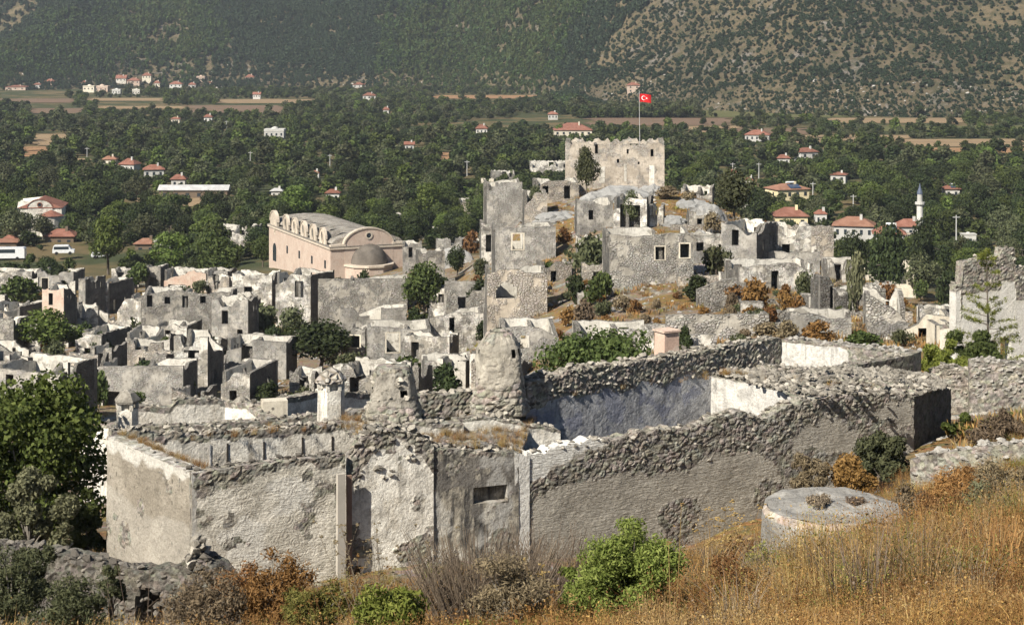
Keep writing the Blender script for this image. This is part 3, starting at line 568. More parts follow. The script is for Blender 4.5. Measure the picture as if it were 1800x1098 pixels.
# interior of the far wall in plaster panels between dark post slots
W, h, L, base = near_wall(LH, (196, 57.4), (650, 61.2), [(196, 760), (215, 760), (330, 762), (430, 757), (540, 748), (650, 738)], .5, 'near_white', 'near_white', rub=lambda S, Z, tp: np.clip((.34-tp)/.12, 0, 1), seed=4, nst=200, ssz=(.10, .34), amp=.18, rows=3)
m = MB()
for px in (347, 379, 446, 522):
    k = (px-PX0)/F; pass
for i, s in enumerate((3.35, 3.95, 5.25, 6.65, 7.75)):
    MB().box(s, s+.05, -.035, .06, 1.5, h(s)-.42).build('slot_strip', [MAT['slot_dark' if i != 0 else 'near_blue']], W)  # raised dark strips stand in for the shade of open slots
# centre: white plastered wall and soot-stained fireplace wall under a broken roof terrace
near_wall(LH, (618, 54.4), (762, 55.5), [(618, 800), (640, 770), (655, 752), (735, 758), (762, 782)], .55, 'near_white', 'near_inner', rub=lambda S, Z, tp: np.clip((.75+.35*np.sin(S*2.3+1)-tp)/.25, 0, 1)+.8*blob(S, Z, 5, .3, .9), seed=5, nst=70, ssz=(.16, .36), facest=60, amp=.12, openings=[(.05, .3, .35, .75)], ramp=.09)
W2, h2, L2, base2 = near_wall(LH, (760, 55.55), (912, 56.65), [(760, 786), (830, 794), (912, 796)], .55, 'near_soot', 'near_inner', rub=lambda S, Z, tp: np.clip((.22-tp)/.15, 0, 1)+.8*blob(S, Z, 6, .3, .8), wht=lambda S, q: .35*blob(S, q, 12, .1, .9), seed=6, nst=50, ssz=(.14, .32), amp=.08, openings=[(1.42, 2.62, float(at(860, 884, 56.2).z), float(at(860, 862, 56.2).z)+.13)])
MB().box(1.30, 2.74, .30, .545, float(at(860, 900, 56.2).z)-base2, float(at(860, 840, 56.2).z)-base2).build('niche_back', [MAT['near_soot']], W2)
near_wall(LH, (905, 56.6), (931, 56.85), [(905, 795), (931, 803)], .6, 'near_inner', 'near_inner', rub=lambda S, Z, tp: 0*S, wht=lambda S, q: 0*S+.8, seed=7, amp=.02, z0=float(gd(915, 56.7).z)-.6)
m = MB(); p = at(600, 830, 54.0); g = gd(600, 54).z-.3
m.box(-.14, .14, -.09, .09, 0, p.z-g, tap=.015); m.build('door_post', [MAT['wood_pale']], LH, tuple(Vector((p.x, p.y-.15, g))-LH.location), R(25))
m = MB(); m.box(-.08, .08, -.05, .05, 0, p.z-g-.1); m.build('door_jamb', [MAT['rust_wood']], LH, tuple(Vector((p.x+.24, p.y+.05, g))-LH.location), R(25))
# terrace floor behind the centre walls, with dry grass and the wall behind it
def patch(name, quad, mat, parent, n=46, rough=.12, seed=0, holes=0, sag=0.):
    A, B, C, D = [Vector(q) for q in quad]; V = []; rb = []
    for i in range(n+1):
        for j in range(n+1):
            u, v = i/n, j/n; p = (A*(1-u)+B*u)*(1-v)+(D*(1-u)+C*u)*v; V.append(p)
    V = np.array([tuple(q) for q in V]); a, b = cell(V[:, 0]/.26, V[:, 1]/.26, seed); V[:, 2] += rough*np.clip((b-a)*1.6, 0, 1)**.7+fbm(V*.9, 3, seed)*rough*1.6
    I = np.arange((n+1)**2).reshape(n+1, n+1); Q = np.stack([I[:-1, :-1], I[1:, :-1], I[1:, 1:], I[:-1, 1:]], -1).reshape(-1, 4)
    me = mesh(name, V-np.array(parent.location), Q, MAT[mat]); attr(me, 'rub', np.clip(.5+.9*fbm(V*.8, 3, seed+3), 0, 1)); return obj(name, me, parent)
patch('terrace_floor', [at(615, 770, 55.0), at(915, 798, 57.0), at(938, 738, 60.8), at(600, 738, 60.5)], 'near_rubble', LH, seed=3)
near_wall(LH, (800, 58.6), (985, 59.8), [(800, 738), (850, 732), (905, 742), (985, 757)], .5, 'near_white', 'near_inner', seed=8, nst=50, ssz=(.14, .3), amp=.06, z0=float(at(900, 800, 59).z)-.3, rub=lambda S, Z, tp: np.clip((.15-tp)/.12, 0, 1))
near_wall(LH, (690, 57.2), (815, 58.2), [(690, 752), (740, 742), (815, 745)], .5, 'near_white', 'near_inner', seed=18, nst=30, ssz=(.14, .3), amp=.08, z0=float(at(750, 800, 58).z)-.3, rub=lambda S, Z, tp: np.clip((.25-tp)/.2, 0, 1))
near_wall(LH, (740, 61.6), (985, 63.6), [(740, 694), (830, 690), (985, 700)], .5, 'near_rubble', 'near_inner', seed=9, nst=90, ssz=(.16, .34), amp=.08, z0=float(at(860, 760, 62).z)-.4, rub=lambda S, Z, tp: 0*S+1, ramp=.1)
def round_chimney(parent, px, py0, py1, d, rw, mat, prof, vents, seed, capmat='near_rubble', cap=True, stonebase=0):
    """thick masonry chimney, its surface lumpy with stones"""
    b = at(px, py1, d); Hh = (py1-py0)/F*d; n, k = 84, 60; V = []; TH, ZZ = np.meshgrid(np.arange(n)/n*2*math.pi, np.linspace(0, 1, k+1), indexing='ij')
    rad = np.interp(ZZ, [q[0] for q in prof], [q[1] for q in prof])*rw; sq = np.maximum(np.abs(np.cos(TH)), np.abs(np.sin(TH)))**-.35; P = np.stack([np.cos(TH)*2, np.sin(TH)*2, ZZ*Hh*2], -1)
    a, b2 = cell(TH*rw/.26, ZZ*Hh/.22, seed); lump = np.clip((b2-a)*1.5, 0, 1)**.6; rbm = np.clip(np.interp(ZZ, [0, .3, .42, .8, .9, 1], [1, 1, .25, .15, .5, .8])+.7*fbm(P, 3, seed), 0, 1)
    rad = rad*sq*(1+.16*fbm(P*.55, 3, seed+7))+.10*rbm*(lump-.3)+.07*fbm(P*1.4, 3, seed+2); V = np.stack([rad*np.cos(TH), rad*np.sin(TH), ZZ*Hh], -1)
    I = np.arange(n*(k+1)).reshape(n, k+1); J = np.roll(I, -1, 0); Q = np.stack([I[:, :-1], J[:, :-1], J[:, 1:], I[:, 1:]], -1); Fl = np.ones((n, k), bool)
    for (t0, t1, z0_, z1_) in vents:
        tm = (TH[:, 0]+math.pi/n) % (2*math.pi); zm = (np.arange(k)+.5)/k*Hh; Fl &= ~(((tm > t0) & (tm < t1))[:, None] & ((zm > z0_) & (zm < z1_))[None, :])
    Q = Q[Fl].reshape(-1, 4); V = V.reshape(-1, 3); me = mesh('chimney', V, Q, MAT[mat]); attr(me, 'rub', rbm.ravel())
    o = obj('chimney', me, parent, tuple(b-parent.location)); q = MB().lathe([(rw*.25, Hh*.45), (rw*.5, Hh*.47), (rw*.45, Hh*.97)], 16); q.build('flue', [MAT['near_darkwall']], o)
    if stonebase:
        rr = random.Random(seed); stones(o, [(lambda z_: (rw*(np.interp(z_/Hh, [q[0] for q in prof], [q[1] for q in prof])-.02)*math.cos(t_), rw*(np.interp(z_/Hh, [q[0] for q in prof], [q[1] for q in prof])-.02)*math.sin(t_), z_, rr.uniform(.12, .40)))(rr.uniform(-.1, .6) if j_ % 2 else rr.uniform(.4, Hh*.85)) for j_, t_ in enumerate( [rr.uniform(2.2, 7.2) for _ in range(stonebase)])], 'rubble_grey')
    return o
round_chimney(LH, 878, 576, 722, 60.6, .80, 'near_chim', [(0, 1.28), (.12, 1.2), (.3, 1.08), (.6, .98), (.78, .92), (.86, .8), (.94, .55), (1, .12)], [(5.25, 5.42, 2.02, 2.3), (5.55, 5.75, 2.05, 2.33), (3.62, 3.76, 2.1, 2.25)], 12, stonebase=90)
round_chimney(LH, 692, 640, 752, 58.6, .74, 'near_rubble', [(0, 1.55), (.25, 1.35), (.45, 1.1), (.7, 1.0), (.88, .9), (.97, .72), (1, .1)], [(5.1, 5.36, 1.2, 1.44), (3.6, 3.75, 1.38, 1.5)], 13, stonebase=110)
# ---------------------------------------------------------------- the near house: long end
RH = empty('ruined_house', gd(925, 56.8)); prop(RH, 'long roofless house with grey trowelled flank, rubble rim and bluish plaster inside', 'ruined house')
TOPF = [(925, 797), (990, 786), (1055, 773), (1085, 770), (1150, 758), (1220, 748), (1265, 735), (1304, 721), (1328, 727), (1342, 735), (1365, 722), (1408, 707), (1470, 696), (1533, 692), (1604, 697)]
def rub_front(S, Z, tp):
    f = S/16.6; lim = np.interp(f, [0, .09, .18, .25, .5, .7, .85, 1], [1.35, 1.5, 1.5, 1.4, 1.5, 1.15, .7, .45])+.3*vnoise(np.stack([S*.8, Z*.8, 0*S], -1), 4); k = np.clip((lim-tp)/.25, 0, 1)
    white = np.clip((1.02-f/.19*.75-tp+.0)/.15, 0, 1)*(f < .19); return np.clip(k-1.2*white+.7*blob(S, Z, 10, .34, .5), 0, 1)
def ff(f, q): return q < np.interp(f, [0, .1, .2, .3, .5, .7, .85, 1], [.0, .2, 1.0, 1.3, 1.4, 1.0, .6, .3])
near_wall(RH, (926, 56.85), (1606, 65.35), TOPF, .6, 'near_trowel', 'near_blue', rub=rub_front, wht=lambda S, q: np.clip((.95-S/3.1*.75-q+.18*vnoise(np.stack([S*2, q*2, 0*S], -1), 5))/.06, 0, 1)*(S < 3.1), seed=10, nst=150, ssz=(.14, .30), facest=330, facefn=ff, amp=.16, res=.075, ramp=.085, stone='rubble_grey')
near_wall(RH, (1606, 65.4), (1672, 68.8), [(1606, 697), (1640, 688), (1672, 681)], .6, 'near_darkwall', 'near_inner', seed=11, nst=26, ssz=(.14, .3), amp=.05, rub=lambda S, Z, tp: 0*S+.8, ramp=.06, topmat='near_rubble')
W9, h9, L9, b9 = near_wall(RH, (925, 60.6), (1262, 66.6), [(925, 674), (960, 664), (1012, 650), (1100, 640), (1242, 616), (1262, 616)], .6, 'near_blue', 'near_rubble', rub=lambda S, Z, tp: np.clip((.98+.12*np.sin(S*3)-tp)/.12, 0, 1), seed=14, nst=170, ssz=(.18, .36), facest=240, facefn=lambda f, q: q < .95, amp=.17, ramp=.12)
near_wall(RH, (1244, 66.5), (1392, 63.3), [(1244, 660), (1310, 672), (1378, 688), (1392, 700)], .5, 'near_inner', 'near_inner', seed=15, amp=.05, rub=lambda S, Z, tp: np.clip((.1-tp)/.1, 0, 1)*.6, nst=14, ssz=(.15, .3))
pf = patch('rubble_terrace', [at(1250, 655, 66.6), at(1385, 695, 63.6), at(1604, 697, 65.6), at(1560, 648, 69.5)], 'near_rubble', RH, 70, .16, 17)
patch('rubble_terrace', [at(1600, 697, 65.5), at(1668, 681, 67.2), at(1640, 660, 69.5), at(1555, 648, 69.4)], 'near_rubble', RH, 30, .14, 19)
rr = random.Random(5); pl = []
for i in range(420):
    px, t_ = rr.uniform(1260, 1640), rr.random(); y0 = np.interp(px, [1250, 1385, 1604, 1670], [655, 692, 696, 681]); y1 = np.interp(px, [1250, 1480, 1560, 1640], [650, 645, 648, 660])
    py = y1+(y0-y1)*t_; p = at(px, py, 13.25*F/(py-PY0+2)); pl.append((p.x-RH.location.x, p.y-RH.location.y, p.z-RH.location.z+.03, rr.uniform(.12, .36)))
stones(pf, pl, 'rubble_grey', 200)
# plastered pier left on the rear wall
b = at(1172, 628, 66.2); m = MB(); m.box(-.36, .36, -.36, .36, -.3, 1.02, tap=.03); m.box(-.40, .40, -.40, .40, 1.02, 1.09); m.build('pier', [MAT['plaster_pink']], RH, tuple(b-RH.location), R(30))
# walled court behind
RB = empty('ruined_house', gd(1446, 72)); prop(RB, 'low roofless room with dark rubble flank and whitewashed inside, behind the long house', 'ruined house')
near_wall(RB, (1190, 75), (1373, 79.2), [(1190, 622), (1250, 614), (1300, 603), (1373, 593)], .55, 'near_rubble', 'near_inner', seed=20, nst=90, ssz=(.16, .36), facest=90, amp=.1, res=.12, rub=lambda S, Z, tp: 0*S+1, ramp=.12, stone='rubble_grey')
near_wall(RB, (1371, 79.3), (1606, 75.6), [(1371, 596), (1480, 607), (1606, 622)], .9, 'near_inner', 'near_rubble', seed=21, nst=60, ssz=(.2, .4), amp=.08, res=.12, rub=lambda S, Z, tp: np.clip((.2-tp)/.2, 0, 1)+np.clip((S-3.2)/.4, 0, 1)*.9, stone='rubble_pale')
near_wall(RB, (1446, 72), (1606, 75.5), [(1446, 651), (1530, 637), (1606, 623)], .55, 'near_darkwall', 'near_inner', seed=22, nst=50, ssz=(.14, .3), amp=.05, res=.12, rub=lambda S, Z, tp: 0*S+.7, ramp=.05)
near_wall(RB, (1330, 73.4), (1450, 72), [(1330, 642), (1450, 652)], .5, 'near_rubble', 'near_inner', seed=23, nst=40, ssz=(.15, .3), amp=.06, res=.12, rub=lambda S, Z, tp: 0*S+1)
# ---------------------------------------------------------------- house between: low walls and two chimneys
BH = empty('ruined_house', gd(300, 68)); prop(BH, 'low grey ruin with two hooded chimneys just behind the plastered room', 'ruined house')
near_wall(BH, (140, 92), (208, 91), [(140, 756), (170, 746), (208, 742)], .5, 'near_white', 'near_inner', seed=30, nst=12, res=.16)
near_wall(BH, (200, 64.5), (660, 68.5), [(200, 752), (330, 748), (430, 742), (500, 738), (560, 728), (660, 720)], .5, 'near_white', 'near_inner', seed=31, nst=90, ssz=(.15, .3), res=.13, rub=lambda S, Z, tp: np.clip((.35-tp)/.2, 0, 1))
near_wall(BH, (232, 71), (520, 73.6), [(232, 712), (300, 716), (312, 702), (380, 700), (400, 708), (520, 712)], .5, 'near_white', 'near_inner', seed=32, nst=60, ssz=(.15, .3), res=.14, openings=[(3.4, 3.8, 3.6, 4.1)])
near_wall(BH, (500, 70), (655, 74), [(500, 700), (560, 690), (600, 688), (655, 692)], .5, 'near_white', 'near_inner', seed=33, nst=40, ssz=(.15, .3), res=.14)
near_wall(BH, (395, 69.5), (470, 66.8), [(395, 706), (430, 708), (470, 736)], .45, 'near_white', 'near_inner', seed=34, nst=20, ssz=(.15, .3), res=.14)
def hood_chimney(px, py0, py1, d, w, n, label_mat, roofmat, parent):
    b = at(px, py1, d); Hh = (py1-py0)/F*d; m = MB(); h1 = Hh*.60
    m.lathe([(w*.54, -.8), (w*.5, h1)], n); q = m.build('chimney', [MAT[label_mat]], parent, tuple(b-parent.location), R(20))
    m = MB()
    for k in range(n):
        a = 2*math.pi*(k)/n; m.box(w*.44*math.cos(a)-.06, w*.44*math.cos(a)+.06, w*.44*math.sin(a)-.06, w*.44*math.sin(a)+.06, h1-.003, Hh*.74)
    m.lathe([(w*.3, h1), (w*.28, Hh*.73)], 8); m.build('vent_posts', [MAT[label_mat]], q)
    m = MB(); m.lathe([(w*.58, Hh*.735), (w*.60, Hh*.78), (w*.34, Hh*.93), (w*.05, Hh)], n, jit=.02); m.build('hood', [MAT[roofmat]], q)
hood_chimney(582, 645, 742, 64.0, 1.02, 6, 'near_white', 'stone_warm', BH)
hood_chimney(223, 684, 770, 63.4, .84, 5, 'near_white', 'near_rubble', BH)
hood_chimney(424, 696, 740, 69.0, .62, 6, 'near_white', 'near_rubble', BH)
m = MB(); b = at(482, 735, 68); m.box(-.5, .5, -.3, .3, -.6, .75); m.build('pier', [MAT['plaster_cream']], BH, tuple(b-BH.location), R(15))
# ---------------------------------------------------------------- cistern and loose walls
c = at(1462, 888, 40.2); Hh = 1.7; rw = 1.64
cis = empty('cistern', (c.x, c.y, c.z-Hh)); prop(cis, 'round plastered cistern with flat grey lid in the dry grass at the lower right', 'cistern')
n, k = 96, 22; TH, ZZ = np.meshgrid(np.arange(n)/n*2*math.pi, np.linspace(0, 1, k+1), indexing='ij'); P = np.stack([np.cos(TH)*2, np.sin(TH)*2, ZZ*2], -1)
rad = rw*(1.03-.03*ZZ)+.07*fbm(P*1.1, 4, 3)-.22*np.clip(fbm(P*1.6, 3, 17)-.12, 0, 1)-.09*np.clip((ZZ-.9)/.1, 0, 1)**2; V = np.stack([rad*np.cos(TH), rad*np.sin(TH), ZZ*Hh+.03*fbm(P*2, 3, 8)], -1).reshape(-1, 3)
I = np.arange(n*(k+1)).reshape(n, k+1); J = np.roll(I, -1, 0); me = mesh('drum', V, np.stack([I[:, :-1], J[:, :-1], J[:, 1:], I[:, 1:]], -1).reshape(-1, 4), MAT['near_cistern'], smooth=True); attr(me, 'rub', np.clip((ZZ.ravel()-.86)/.1, 0, 1)); obj('drum', me, cis)
RRr, TH2 = np.meshgrid(np.linspace(0, rw*.96, 24), np.arange(n)/n*2*math.pi, indexing='ij'); V = np.stack([RRr*np.cos(TH2), RRr*np.sin(TH2), Hh-.02+.11*fbm(np.stack([RRr*np.cos(TH2), RRr*np.sin(TH2), 0*RRr], -1)*1.6, 4, 5)+.06*(1-(RRr/rw)**2)], -1).reshape(-1, 3)
I = np.arange(24*n).reshape(24, n); J = np.roll(I, -1, 1); me = mesh('lid', V, np.stack([I[:-1], I[1:], J[1:], J[:-1]], -1).reshape(-1, 4), MAT['near_cistern'], smooth=True); attr(me, 'rub', .2+0*V[:, 0]); obj('lid', me, cis)
def single_wall(label, *a, name='stone_wall', cat='stone wall', **k):
    o, h, L, b = near_wall(None, *a, name=name, **k); prop(o, label, cat, None, 'thing'); return o
allr = lambda S, Z, tp: 0*S+1
TW = single_wall('tumbled dry-stone wall with a dark gap at the bottom left corner', (-60, 44.5), (425, 41.0), [(-60, 955), (40, 966), (110, 975), (170, 990), (200, 1000), (280, 1003), (330, 985), (345, 978), (372, 992), (398, 1030), (425, 1062)], t=.6, mat='near_greyrub', inner='near_greyrub', topmat='near_greyrub', rub=allr, seed=40, nst=130, facest=200, stone='rubble_dark', ssz=(.13, .36), amp=.08, res=.09, ramp=.12, openings=[(5.4, 6.25, 44.6, 46.35, 'arch')])
MB().add([(x, y, z) for y in (.62, 2.4) for z in (-.5, 2.0) for x in (5.2, 6.45)], [(4, 5, 7, 6), (2, 3, 7, 6), (0, 2, 6, 4), (1, 5, 7, 3)]).build('gap_shade_box', [MAT['near_greyrub']], TW)  # box added behind the gap so its inside stays dark
pile = empty('stone_pile', at(352, 992, 41.6)); prop(pile, 'little upright heap of grey stones against the plastered corner', 'stone heap')
rr = random.Random(3)
for i in range(16):
    t_ = i/16; o = obj('stone', stone_mesh('rubble_grey', rr.randrange(10)), pile, (rr.uniform(-.28, .28)*(1-t_*.7)-.05, rr.uniform(-.2, .2), t_*.66), 0, rr.uniform(.24, .4)); o.rotation_euler = (rr.random(), rr.random(), rr.random()*6)
single_wall('long low grey terrace wall above the dry grass at the right edge', (1600, 53), (1900, 49), [(1600, 806), (1640, 800), (1700, 788), (1760, 782), (1900, 770)], t=.8, mat='near_rubble', inner='near_rubble', rub=allr, seed=41, nst=110, facest=90, ssz=(.15, .34), amp=.1, res=.11, ramp=.1, stone='rubble_pale')
single_wall('stone retaining wall with yellow shrub on its end, below the white ruin', (1632, 77), (1712, 76), [(1632, 652), (1655, 643), (1712, 652)], t=.7, mat='near_rubble', inner='near_rubble', rub=allr, seed=42, nst=50, facest=120, ssz=(.16, .34), amp=.06, res=.12, ramp=.1)
single_wall('tall grey stone terrace wall at the right edge', (1704, 75.4), (1900, 74.5), [(1704, 636), (1740, 634), (1790, 640), (1900, 640)], t=.8, mat='near_rubble', inner='near_rubble', rub=allr, seed=43, nst=60, facest=240, ssz=(.16, .36), amp=.06, res=.12, ramp=.1, stone='rubble_pale')
# ---------------------------------------------------------------- ruined village
def vil(label, px, pyb, pyt, wpx, D, rot=-16, ref='R', d=None, **k):
    d = d or float(gp(px, pyb).y); W = wpx*d/F/max(.3, math.cos(R(rot))); return ruin(label, px, d, W, D, 3, rot, ref, py=pyt, **k)
SG = ('stone', 'plaster', 'wall_top'); RG = ('render_grey', 'plaster', 'wall_top'); PP = ('plaster_worn', 'plaster', 'wall_top'); DK = ('stone_dark', 'plaster', 'wall_top'); WM = ('stone_warm', 'plaster', 'wall_top'); CR = ('plaster_cream', 'plaster_cream', 'wall_top')
door = lambda a, b: (a, b, -3.0, -.9); win = lambda a, b, z0=-2.1, z1=-.9: (a, b, z0, z1)
V = vil
V('grey roofless house with a notched black end wall above the fig tree', 105, 752, 649, 125, 6.5, -20, mats=RG, hs={'R': [(0, -.6), (.2, -.5), (.22, -1.0), (.40, -1.2), (.45, -.05), (.6, 0), (1, 0)], 'B': [(0, .0), (1, 0)], 'F': [(0, -.4), (1, -.6)]}, amp=.15)
V('grey roofless house with two small white crosses and plaster niches', 322, 712, 644, 154, 5, -8, mats=RG, hs={'F': [(0, -.3), (.8, 0), (1, 0)]}, op={'F': [(.05, .25, .3, 2.2), (.32, .5, .3, 2.2)]}, amp=.1)
V('house with white front and pierced black side wall, beside the dark round tree', 439, 714, 656, 53, 8, -14, mats=PP, hs={'R': [(0, 0), (.5, -.0), (1, 0)], 'B': [(0, 0), (1, 0)]}, op={'F': [(.3, .55, 0, 2.6)], 'R': [(.22, .32, 1.2, 2.2), (.62, .7, 1.4, 3.2)]}, amp=.1)
V('grey house with one framed opening behind the pierced black wall', 503, 668, 600, 108, 4.5, -10, mats=RG, op={'F': [(.25, .44, -2.6, -.7)]}, amp=.08)
V('pale house with a tee-shaped doorway near the middle of the left ruins', 365, 692, 592, 62, 5, -12, mats=PP, op={'F': [(.42, .62, -4.0, -1.7), (.3, .75, -1.9, -1.6)], 'R': [(.3, .6, 0, 3)]}, hs={'R': [(0, 0), (.4, -2), (1, -2.4)]}, amp=.15)
V('white-walled ruin with a thin black upright wall end', 300, 640, 586, 84, 5.5, -14, mats=PP, hs={'F': [(0, -.8), (.3, -1.4), (.9, -1.5), (1, 0)], 'R': [(0, 0), (.5, -.6), (1, -1.5)]}, op={'F': [(.12, .3, 0, 1.6)]})
V('ruin with a tall black side wall and pale door panel above the notched house', 178, 638, 588, 50, 8, -18, mats=PP, hs={'R': [(0, 0), (.6, 0), (1, -.2)]}, op={'F': [(.35, .85, 0, 2.6)], 'R': [(.3, .38, 1, 2.4), (.55, .6, 1.6, 2.6)]})
V('narrow ruined pier house at the left edge beside the light green tree', 24, 642, 562, 60, 4, -16, mats=SG, op={'F': [(.6, .8, 1, 2)]})
V('ruin with a brown inner wall of tall arched windows at the left edge', 32, 592, 540, 70, 8, -24, mats=WM, hs={'R': [(0, 0), (1, 0)]}, op={'R': [(.3, .42, .4, 2.6, 'arch'), (.52, .64, .4, 2.8, 'arch'), (.74, .86, .4, 2.8, 'arch')]}, amp=.1)
V('square ruin with a salmon plaster panel left of the black tower wall', 112, 588, 508, 40, 5, -10, mats=('plaster_pink', 'plaster', 'wall_top'), hs={'R': [(0, 0), (.5, -.3), (1, -2)], 'F': [(0, -.2), (1, 0)]})
V('ruin with white room and black pierced end wall below the bright tree', 190, 552, 498, 34, 8, -22, mats=PP, op={'R': [(.2, .34, .5, 2.6), (.62, .7, 1.6, 2.7)], 'F': [(.3, .6, 0, 2)]}, amp=.15)
V('black-sided tower ruin beside the salmon panel', 150, 556, 490, 14, 5, -30, mats=SG, amp=.3)
V('pale broken gable with a small round hole among the left ruins', 248, 590, 526, 46, 3, -20, mats=PP, hs={'F': [(0, -2.2), (.3, -.4), (.6, 0), (1, -.3)], 'R': [(0, 0), (1, -2)]}, op={'F': [(.55, .66, 2.6, 3.1)]}, walls='FR')
V('low ruin with slanting black wall under the dark round tree', 232, 606, 582, 30, 6, -36, mats=SG, hs={'R': [(0, -1.2), (1, 0)]}, walls='FRL')
V('long grey stone wall house behind the dark round tree', 405, 590, 512, 160, 4, -6, mats=SG, hs={'F': [(0, -1), (.3, 0), (.7, -.4), (1, -.2)]}, amp=.3)
V('grey two-storey pier house right of the dark round tree', 436, 602, 528, 66, 5, -10, mats=RG, op={'F': [(.28, .45, -3.6, -1.6), (.7, .85, .2, 2.2)]})
V('white-roomed ruin with a stub tower in front of the church wall', 478, 548, 482, 72, 5, -10, mats=PP, op={'F': [(.3, .5, -3.1, -2.2)]}, hs={'F': [(0, 0), (.2, .0), (.25, -.4), (1, -.2)]})
V('ruin with stained plaster niche and tall black end wall left of the church front', 546, 574, 484, 66, 7, -26, mats=PP, op={'F': [(.55, .8, -3.6, -1)]}, hs={'R': [(0, 0), (.5, .0), (1, -.2)]}, amp=.15)
V('ruin with a rounded vault stub among the left trees', 282, 514, 468, 28, 4, -12, mats=SG, op={'F': [(.2, .8, 1.2, 3.2, 'arch')]}, amp=.2)
V('low pinkish ruin between the vault stub and the church', 362, 514, 476, 76, 5, -8, mats=('plaster_pink', 'plaster', 'wall_top'), op={'F': [(.1, .25, 0, 2), (.4, .5, 0, 2)]}, hs={'F': [(0, -2), (.4, -1), (.7, 0), (1, -.5)]})
V('low ruin with a dark cellar mouth at the left edge of the car park', 56, 514, 478, 90, 6, -6, mats=PP, op={'F': [(.6, .8, 0, 3)]}, amp=.1)
V('low white-jambed ruin below the parked vehicles', 129, 512, 478, 66, 6, -8, mats=RG, op={'F': [(.12, .3, 0, 3), (.6, .85, 0, 2.6, 'arch')]}, sur={'F': [0]})
V('ruined chapel stub with two broken spires left of the church', 440, 448, 400, 70, 8, -12, mats=PP, hs={'F': [(0, -1.5), (.4, -1), (.8, -2), (.86, 2.5+5), (.92, 8), (.95, -2), (1, -2)]}, amp=.5)
V('small grey doorway ruin beside the hooded chimney', 552, 692, 655, 44, 4, -8, mats=SG, op={'F': [(.4, .62, 0, 2)]})
V('grey house with two white-framed windows in the centre of the ruins', 757, 642, 572, 110, 5, 6, mats=RG, op={'F': [(.30, .50, -3.0, -.8), (.68, .84, -2.4, -.8)]}, sur={'F': [0, 1]}, amp=.08)
V('narrow house with a framed upper window right of the dark wide tree', 642, 644, 578, 40, 4, -14, mats=RG, op={'F': [(.35, .75, -2.4, -.9), (.35, .75, 0, 1)]}, sur={'F': [0]})
V('long grey wall with a single dark window below the walnut tree', 715, 572, 541, 116, 4, 4, mats=RG, op={'F': [(.44, .62, -2.0, -.15)]}, amp=.06)
V('ruined house front with big dark openings below the apse', 716, 546, 490, 100, 5, 4, mats=SG, op={'F': [(.30, .50, .4, 3.8), (.56, .76, .3, 2.4, 'arch'), (.83, .97, .3, 3.6)]}, hs={'F': [(0, -.3), (.5, 0), (1, -.1)]}, amp=.1)
V('white plaster ruin with arched niche right of the walnut tree', 850, 596, 548, 94, 4, 6, mats=PP, op={'F': [(.36, .46, -2.6, -.6)]}, amp=.15)
V('small white wall with one window above the little round chimney', 833, 668, 630, 86, 4, 8, mats=PP, op={'F': [(.62, .76, -1.5, -.4)]}, hs={'F': [(0, 0), (.2, 0), (.25, -.25), (1, -.25)]}, sur={'F': [0]})
V('grey cottage shell with sloping wall behind the big round chimney', 982, 624, 572, 96, 5, 6, mats=RG, hs={'F': [(0, -.2), (.5, 0), (1, -1)], 'R': [(0, -1), (1, 0)]}, amp=.15)
V('whitish low wall behind the fig thicket', 1150, 622, 578, 130, 5, 6, mats=PP, amp=.12)
V('low grey terrace wall below the church yard', 852, 524, 494, 70, 2, 4, mats=RG, walls='F', amp=.08, name='stone_wall', cat='stone wall')
V('church yard wall running in front of the apse', 800, 512, 489, 240, 2, 2, mats=SG, walls='F', amp=.08, name='stone_wall', cat='stone wall')
V('low white room below the narrow pier house at the left edge', 70, 690, 660, 60, 5, -16, mats=PP)
V('thin grey wall corner left of the tee-shaped doorway', 292, 668, 622, 40, 4, -18, mats=SG, walls='FR')
V('small grey cell behind the white front house', 470, 640, 596, 44, 4, -12, mats=RG)
V('roofless store beside the feathery tree', 120, 612, 580, 44, 5, -16, mats=PP)
V('ruined pale house under the long grey wall', 330, 610, 572, 60, 5, -14, mats=PP)
V('pale ruin shell between the scrub and the black end wall', 440, 560, 522, 46, 5, -14, mats=RG)
V('low broken walls beside the dark wide tree foot', 640, 690, 652, 56, 4, 4, mats=PP)
V('roofless grey pen above the little round chimney', 735, 676, 640, 60, 4, 6, mats=SG)
V('stone stub house right of the white plaster ruin', 905, 572, 540, 50, 4, 6, mats=WM)
V('two-room grey ruin left of the dark round tree', 276, 562, 520, 50, 5, -14, mats=SG)
V('low white ruin beside the vault stub', 330, 540, 508, 50, 5, -10, mats=PP)
V('grey shell under the bright trees by the church', 400, 512, 476, 40, 5, -12, mats=RG)
V('pale wall corner at the foot of the ruin row', 560, 610, 580, 44, 4, -10, mats=PP, walls='FR')
